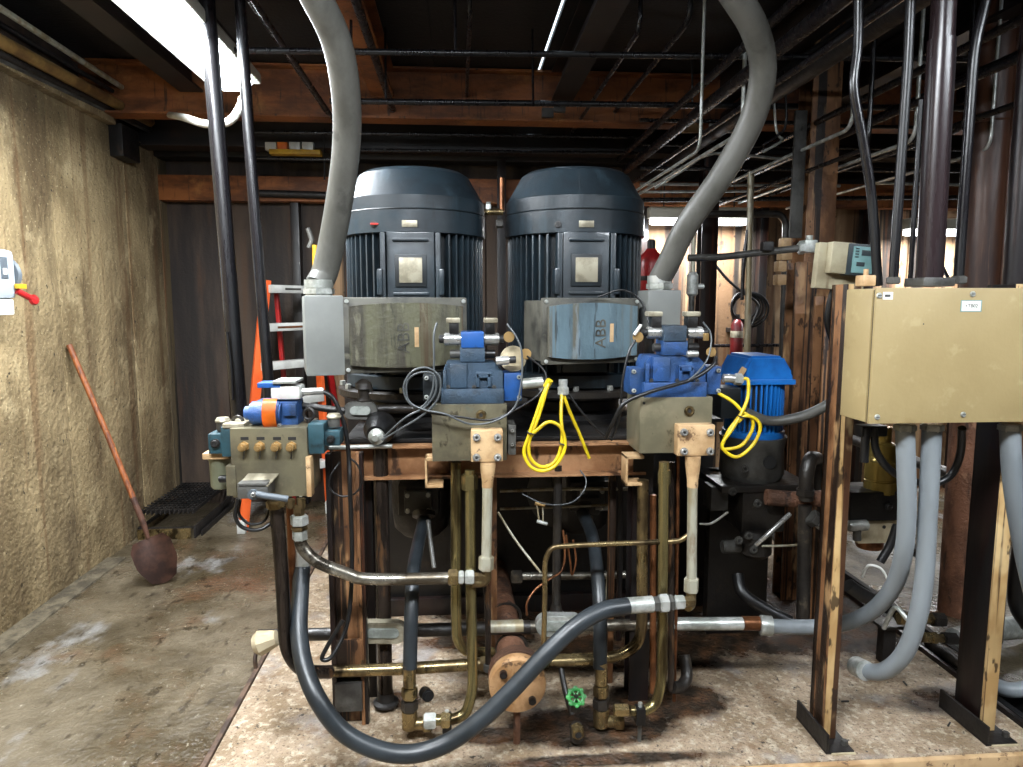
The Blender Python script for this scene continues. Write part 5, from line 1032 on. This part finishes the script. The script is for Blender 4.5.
O('side_block', B().box(at(722, 500, 2.95) + V(-.05, 0, -.05), at(722, 500, 2.95) + V(.03, .1, .06), .005), 'machine_grey', t)
O('lower_valve', B().lathe([(.05, 0), (.07, .02), (.07, .1), (.05, .12)], at(755, 556, 2.9), n=20), 'machine_oily', t)
for px, py in ((738, 540), (753, 549), (748, 535)): bolt('valve_plug', t, px, py, 2.84, 9, 'machine_grey')
O('spool_cap', B().cyl(at(722, 547, 2.9), at(740, 546, 2.9), .03, 16, bev=.004), 'machine_grey', t)
O('stand', B().box((X - .15, BY + .1, PZ), (X + .15, BY + .16, zb - .2), .004), 'machine_black', t)
line('thin_tube', [(756, 545, 2.82), (765, 537, 2.8), (778, 525, 2.8), (790, 514, 2.82)], 5, 'chrome', 'shiny thin tube slanting up from the oily pump', 'tube', smooth=False)
line('thin_tube', [(762, 546, 2.82), (780, 546, 2.82), (800, 545, 2.85)], 2.6, 'pale_tube', 'thin pale tube level beside the oily pump', 'tube', smooth=False)
line('thin_tube', [(700, 524, 2.85), (712, 523, 2.82), (728, 512, 2.82)], 2.4, 'cable_white', 'thin white lead curving into the oily pump', 'cable')
line('suction_hose', [(738, 575, 2.85), (742, 592, 2.8), (760, 606, 2.76), (790, 622, 2.72)], 13, 'rubber', 'fat black hose lying beside the oily pump', 'hose')
line('rusty_pipe', [(766, 497, 2.86), (800, 500, 2.84), (838, 497, 2.84)], 17, 'rust_pipe', 'rusty level pipe running to the near cabinet post', 'pipe', smooth=False)
t = fitting_line('u_pipe', 'dark bent pipe rising above the rusty level pipe', 'pipe', [(806, 500, 2.8), (806, 475, 2.8), (810, 458, 2.82), (818, 458, 2.95), (818, 500, 3.0)], 15, 'machine_oily', R=.05, nuts=[(805, 496, 805.5, 488, 2.8, 20, 'machine_oily')])
t = fitting_line('drain_tube', 'grey drain tube with silver union below rusty pipe', 'pipe', [(805, 505, 2.8), (804, 560, 2.8), (803, 620, 2.8)], 14, 'machine_oily', nuts=[(810, 516, 817, 521, 2.76, 18, 'machine_grey'), (818, 521, 825, 526, 2.75, 14, 'chrome')])
line('hose', [(745, 412, 2.92), (770, 421, 2.9), (800, 417, 2.85), (822, 408, 2.8), (836, 399, 2.78)], 10.5, 'flex_grey', 'grey hose sagging between blue motor and cabinet post', 'hose')
# ================================================================ structure columns and instruments behind
def column(px0, px1, Y, z0, z1, label, m, dd=.16):
    a0, a1 = at(px0, 300, Y).x, at(px1, 300, Y).x; t = T('steel_column', label, None, ((a0 + a1) / 2, Y, z0), None, S)
    O('front_flange', B().box((a0, Y, z0), (a1, Y + .012, z1), .002), m, t); O('rear_flange', B().box((a0, Y + dd, z0), (a1, Y + dd + .012, z1), .002), m, t)
    O('web', B().box(((a0 + a1) / 2 - .006, Y + .012, z0), ((a0 + a1) / 2 + .006, Y + dd, z1)), 'post_dark', t); return t
column(803, 831, 4.0, FZ, 3.2, 'rust streaked building column behind the controller box', 'post_rust')
column(795, 812, 3.5, FZ, at(805, 262, 3.5).z, 'narrow streaked post standing behind the blue motor', 'post_rust', .1)
column(826, 846, 3.2, FZ, at(835, 296, 3.2).z, 'scorched tan post behind the near cabinet post', 'post_rust', .1)
column(700, 716, 5.2, FZ, 3.19, 'thin dark column in front of the far sheets', 'post_dark', .1)
column(498, 506, 5.7, FZ, 2.75, 'slender rusty column seen between the motors', 'post_dark', .08)
pbox(bb := B(), 793, 110, 805, 238, 3.9, .02); O('hanger_plate', bb, 'machine_grey', None, 'grey hanger plate beside the building column', 'plate')
t = T('controller_box', 'beige controller box with teal keypad above the near post', 'controller', at(848, 290, 2.42))
M = Matrix.Translation(at(847, 266, 2.42)) @ Matrix.Rotation(math.radians(4), 4, 'Y')
O('back_plate', B().box((-.1, .02, -.085), (.085, .055, .08), .005, M), 'beige_box', t)
O('cover', B().box((-.07, -.015, -.03), (.02, .03, .082), .006, M), 'beige_box', t); O('keypad_frame', B().box((-.012, -.02, -.034), (.088, .03, .08), .006, M), 'controller_dark', t)
kp = O('keypad', B().box((.005, -.024, -.024), (.082, -.018, .07), .002, M), 'controller', t)
O('display', B().box((.035, -.026, .038), (.07, -.023, .058), .001, M), 'controller_dark', kp); O('key_bar', B().box((.02, -.026, .0), (.05, -.023, .015), .001, M), 'controller_dark', kp)
for k in range(4): O('key_row', B().box((.012, -.026, .03 + k * .01), (.024, -.023, .034 + k * .01), 0, M), 'controller_dark', kp)
line('conduit', [(834, 290, 2.46), (830, 305, 2.47), (828, 322, 2.48), (833, 340, 2.5), (838, 348, 2.52)], 8, 'rubber', 'black conduit hanging below controller box', 'conduit')
t = fitting_line('conduit', 'dark conduit rising across to the controller box', 'conduit', [(688, 258, 3.1), (720, 257, 3.08), (765, 252, 3.04), (802, 248, 3.0)], 7, 'machine_grey', smooth=True, nuts=[(798, 248, 804, 248, 3.0, 13, 'zinc')])
p = at(809, 247, 3.0); O('junction_box', B().box(p + V(-.03, -.02, -.025), p + V(.03, .04, .03), .006).cyl(p + V(0, 0, .03), p + V(0, 0, .05), .014, 12), 'zinc', None, 'small zinc junction box beside controller', 'box')
p = at(770, 246, 3.0); O('beam_clamp', B().box(p + V(-.03, 0, -.02), p + V(.02, .04, .02), .006), 'steel_black', None, 'small black clamp above the dark conduit', 'clamp')
t = T('accumulator', 'red accumulator bottle with black cap behind second motor', 'accumulator', at(650, 305, 3.7))
p = at(650, 305, 3.7); O('bottle', B().lathe([(.07, 0), (.075, .01), (.075, .22), (.06, .26), (.03, .29), (.025, .3)], p, n=28), 'red', t); O('cap', B().cyl(p + V(0, 0, .29), p + V(0, 0, .35), .022, 16, bev=.006), 'rubber', t); O('stand_pipe', B().cyl(V(p.x, p.y, .98), p, .03, 14), 'steel_black', t); O('band', B().lathe([(.077, 0), (.078, .004), (.078, .02), (.077, .024)], p + V(0, 0, .13), n=28), 'steel_black', t)
p = at(736, 356, 5.8); t = T('fire_extinguisher', 'dark red cylinder with pale label behind blue motor', 'extinguisher', p)
O('cylinder', B().lathe([(.05, 0), (.053, .01), (.053, .27), (.03, .31), (.018, .32)], p, n=22), 'red_dark', t); O('label', B().lathe([(.0535, .16), (.054, .162), (.054, .215), (.0535, .217)], p, n=22), 'plate_beige', t); O('valve_head', B().cyl(p + V(0, 0, .31), p + V(0, 0, .36), .022, 12), 'steel_black', t); O('wall_hook', B().box(p + V(-.02, .04, .2), p + V(.02, .21, .24), .003), 'steel_black', t)
t = T('cable_coil', 'coil of black cable hung on the far sheets', 'cable', at(745, 325, 5.8))
for k in range(5):
    p = at(744 + 1.5 * k, 306 + k, 5.8 + .012 * k); O('loop', B().torus(p, (.1 * k - .15, 1, .05 * k), .12 + .008 * k, .01, 30, 7), 'cable_black', t)
p = at(744, 290, 5.85); O('wall_hook', B().cyl(p, p + V(0, .15, 0), .012, 10), 'steel_black', t)
line('cable', [(716, 266, 5.8), (728, 280, 5.8), (742, 292, 5.8), (758, 305, 5.8), (752, 325, 5.8)], 3, 'cable_black', 'black cable trailing down to the hung coil', 'cable')
t = T('gauge_cylinder', 'silver cylinder gauge on thin pipe beside grey conduit', 'gauge', at(692, 300, 3.6))
p = at(692, 296, 3.6); O('body', B().lathe([(.02, 0), (.03, .01), (.03, .11), (.016, .125)], p, n=20), 'zinc', t); O('side_port', B().cyl(p + V(.02, 0, .05), p + V(.06, 0, .05), .014, 12), 'zinc', t); O('stem', B().cyl(p, V(p.x, p.y, 1.0), .016, 12), 'machine_grey', t); O('top_pipe', B().cyl(p + V(0, 0, .12), p + V(0, 0, .32), .012, 12), 'pale_tube', t)
line('pole', [V(at(751, 345, 4.6).x, 4.6, FZ), (751, 172, 4.6)], 6.5, 'pale_tube', 'thin cream pole in front of the far strip light', 'pole', smooth=False)
t = line('pole', [(742, 300, 4.6), (744, 260, 4.6), (748, 230, 4.6)], 4, 'pipe_black', 'thin black rod beside the cream pole', 'rod')
line('bent_pipe', [(690, 214, 4.8), (780, 214, 4.8), (786, 222, 4.8), V(at(788, 300, 4.8).x, 4.8, FZ)], 7, 'machine_oily', 'dark pipe bending down beside the building column', 'pipe', smooth=False)
line('support_rail', [(690, 346, 5.88), (800, 345, 5.88)], 3.5, 'pipe_black', 'thin black rail across the far sheets', 'rail', smooth=False)
t = T('pipe_stack', 'stack of tan pipe fittings beside the narrow streaked post', 'fitting', at(785, 290, 3.55))
for k, (dx, dz, w) in enumerate(((0, .0, .05), (.0, .07, .045), (.02, .13, .06), (.02, .19, .045))):
    p = at(782, 285, 3.55) + V(dx, 0, dz); O('fitting_body', B().box(p + V(-w / 2, 0, 0), p + V(w / 2, .06, .055), .006), 'flange_tan', t)
t = T('wall_valve', 'brass valve on thin pipe seen between the motors', 'valve', at(495, 225, 4.2))
O('run', B().cyl(at(484, 212, 4.2), at(503, 212, 4.2), .02, 14), 'brass_zinc', t); O('riser', B().cyl(at(502, 212, 4.2), at(502, 178, 4.2), .016, 12), 'copper', t); O('cap', B().hexn(at(486, 207, 4.2), at(491, 207, 4.2), .03), 'zinc', t); O('lower_cap', B().hexn(at(496, 224, 4.2), at(503, 224, 4.2), .026), 'machine_grey', t)
t = T('wall_bracket_lever', 'pale lever bracket behind first grey flexible conduit', 'bracket', at(314, 260, 4.4)); O('arm', B().tube(pp([(308, 228, 4.4), (312, 240, 4.4), (309, 248, 4.4)]), .016, 10), 'machine_grey', t); O('rod', B().cyl(at(315, 245, 4.4), at(315, 285, 4.4), .016, 10), 'yellow_paint', t)
# black pipes at the left
line('vertical_pipe', [(204, -30, 3.15), (222, 190, 3.15), (238, 395, 3.15), (241, 430, 3.15)], 15, 'pipe_black', 'thick black pipe standing before the concrete wall', 'pipe', 'black pipes at the ladder')
line('vertical_pipe', [(238, -30, 3.2), (253, 190, 3.2), (268, 375, 3.2), (269, 400, 3.2)], 10.5, 'pipe_black', 'slimmer black pipe standing in front of ladder', 'pipe', 'black pipes at the ladder')
line('rod', [(227, 332, 3.1), (231, 365, 3.1), (233, 400, 3.1)], 3, 'pipe_black', 'thin black rod tied to the thick black pipe', 'rod')
# ================================================================ pipes and conduits under the deck
n = 0
names = ['first', 'second', 'third', 'fourth', 'fifth', 'sixth', 'seventh', 'eighth', 'ninth', 'tenth', 'eleventh', 'twelfth', 'thirteenth', 'fourteenth']
def yrun(px, py, Y0, r, m, label, y1=5.7, y0=1.2):
    p = at(px, py, Y0); return O('ceiling_pipe', B().cyl((p.x, y0, p.z), (p.x, y1, p.z), r, 12), m, None, label, 'pipe', 'pipes running away under the deck')
yrun(251, 2, 3.2, .014, 'pipe_black', 'thin black pipe under deck beside the glaring lamp', 5.0)
yrun(262, 14, 3.2, .014, 'pipe_black', 'thin black pipe under deck just inside the first', 5.0)
yrun(357, 4, 3.3, .022, 'pipe_black', 'black pipe under deck above the first motor', 5.0)
yrun(745, 46, 3.2, .022, 'pipe_black', 'black pipe under deck crossing behind second grey conduit')
yrun(757, 66, 3.2, .032, 'pipe_black', 'thicker black pipe under deck behind second grey conduit')
yrun(764, 92, 3.2, .014, 'pipe_black', 'thin black pipe low behind second grey conduit')
yrun(812, 20, 3.2, .02, 'pipe_black', 'black pipe under deck between conduit and bent pipe')
yrun(835, 52, 3.2, .05, 'steel_black', 'fat black duct under deck beside bent black pipe')
yrun(790, 42, 3.2, .016, 'pipe_black', 'thin black pipe under deck beyond the second conduit')
yrun(905, 78, 3.2, .018, 'pipe_black', 'black pipe under deck passing behind slim pipe')
yrun(935, 95, 3.2, .018, 'pipe_black', 'black pipe under deck passing behind thick dark pipe')
yrun(985, 70, 3.2, .022, 'pipe_black', 'black pipe under deck passing behind brown pipe')
yrun(1000, 110, 3.2, .016, 'pipe_black', 'thin black pipe low behind the brown pipe')
yrun(880, 14, 3.2, .06, 'steel_black', 'fat sooty duct under deck above tan cabinet')
def xrun(x0, y0, x1, y1, Y, r, m, label): return O('cross_pipe', B().cyl(at(x0, y0, Y), at(x1, y1, Y), r, 12), m, None, label, 'pipe', 'pipes crossing under the deck')
xrun(215, 50, 1100, 61, 3.5, .015, 'pipe_black', 'upper black pipe crossing under the whole deck')
xrun(330, 101, 1100, 110, 4.3, .018, 'pipe_black', 'lower black pipe crossing before the rusty beam')
xrun(250, 132, 640, 137, 5.3, .012, 'pipe_black', 'thin black pipe crossing just below rusty beam')
xrun(640, 144, 1100, 152, 5.2, .014, 'pipe_black', 'thin black pipe crossing behind building column')
xrun(640, 200, 1100, 196, 5.5, .018, 'pipe_black', 'black pipe crossing just above the far strip lights')
xrun(640, 184, 840, 186, 5.6, .012, 'zinc', 'thin silver pipe crossing behind second motor')
xrun(640, 192, 760, 191, 5.5, .01, 'zinc', 'second thin silver pipe just below the first')
xrun(870, 183, 1060, 187, 5.6, .012, 'zinc', 'thin silver pipe crossing behind brown pipe')
xrun(250, 193, 345, 196, 5.83, .03, 'steel_black', 'black pipe bundle along the low rusty beam')
# hangers
for px, y0, y1, Y, lb in ((532, -10, 106, 4.25, 'thin hanger rod between the motors and deck'), (351, 20, 52, 3.5, 'thin hanger rod beside first grey conduit'), (385, 18, 102, 4.3, 'thin hanger rod above the first motor'), (324, 128, 180, 5.4, 'thin hanger rod over the ladder'), (692, 60, 106, 4.3, 'thin hanger rod near second grey conduit'), (455, -8, 52, 3.5, 'thin hanger rod over first motor cowl')):
    O('hanger_rod', B().cyl(at(px, y0, Y), at(px + (y1 - y0) * .01, y1, Y), .007, 8), 'pipe_black', None, lb, 'rod', 'pipe hanger rods')
line('ceiling_tube', [(655, 188, 4.7), (680, 172, 4.7), (705, 156, 4.7), (730, 154, 4.7), (790, 160, 4.7)], 3, 'zinc', 'thin silver tube kinked behind the second grey conduit', 'tube')
line('ceiling_tube', [(763, 152, 4.0), (782, 140, 4.0), (776, 128, 4.0), (772, 60, 4.0)], 2.6, 'zinc', 'thin silver tube zigzagging beside building column', 'tube')
line('ceiling_tube', [(763, 145, 3.9), (778, 135, 3.9), (786, 122, 3.9), (784, 70, 3.9)], 2.6, 'pipe_black', 'thin black tube zigzagging beside building column', 'tube')
for i, (px, py) in enumerate(((560, 107), (548, 112))):
    p = at(px, py, 4.8); O('beam_clip', B().box(p + V(-.04, 0, -.03), p + V(.04, .04, .03), .004), 'machine_grey', None, ('grey clip on rusty beam over the motors' if i == 0 else 'second grey clip on rusty beam over the motors'), 'clip')
for i, (px, py, lb) in enumerate(((690, 128, 'pale square plate on crossbeam near second conduit'), (722, 128, 'tan square plate on crossbeam beside second conduit'))):
    p = at(px, py, 4.9); O('beam_plate', B().box(p + V(-.09, 0, -.03), p + V(.09, .02, .03), .003), 'ladder_white' if i else 'flange_tan', None, lb, 'plate')

# more thin runs seen between the beams
RG = random.Random(11)
def more(i, px, py, Y0, r, m, where):      # drops from the deck, then runs away level
    p = at(px, py, Y0); O('ceiling_pipe', B().tube(fillet([V(p.x, Y0, 3.2), V(p.x, Y0, p.z), V(p.x, 5.58, p.z)], .08), r, 10), m, None, where, 'pipe', 'pipes running away under the deck')
for i, (px, py, Y0, r, m, w) in enumerate(((700, 150, 3.4, .008, 'zinc', 'thin bright tube low behind the second grey conduit'), (742, 132, 3.4, .01, 'zinc', 'bright tube beyond second grey conduit near column'), (852, 128, 3.4, .01, 'zinc', 'bright tube passing behind bent black pipe'), (868, 148, 3.4, .012, 'pipe_black', 'dark tube lowest behind bent black pipe'), (915, 140, 3.4, .01, 'zinc', 'bright tube behind the slim grey pipe'), (965, 128, 3.4, .012, 'pipe_black', 'dark tube behind slim silver pipe'), (990, 150, 3.4, .009, 'zinc', 'bright tube lowest behind the brown pipe'), (640, 30, 3.4, .012, 'pipe_black', 'thin black tube under deck past daylight joint'), (690, 20, 3.4, .014, 'pipe_black', 'thin black tube under deck past second motor'), (470, 12, 3.6, .012, 'pipe_black', 'thin black tube under deck between joists'))):
    more(i, px, py, Y0, r, m, w)
for i, (x0, y0, x1, y1, Y, lb) in enumerate(((640, 168, 1080, 172, 5.0, 'dark pipe crossing midway behind building column'), (820, 126, 1080, 130, 4.6, 'dark pipe crossing behind the slim pipes'), (640, 120, 800, 123, 4.7, 'short dark pipe crossing behind second conduit'), (250, 158, 345, 160, 5.4, 'dark pipe crossing above ladder'), (345, 150, 640, 153, 5.45, 'dark pipe crossing above both motor cowls'))):
    xrun(x0, y0, x1, y1, Y, .013, 'pipe_black', lb)
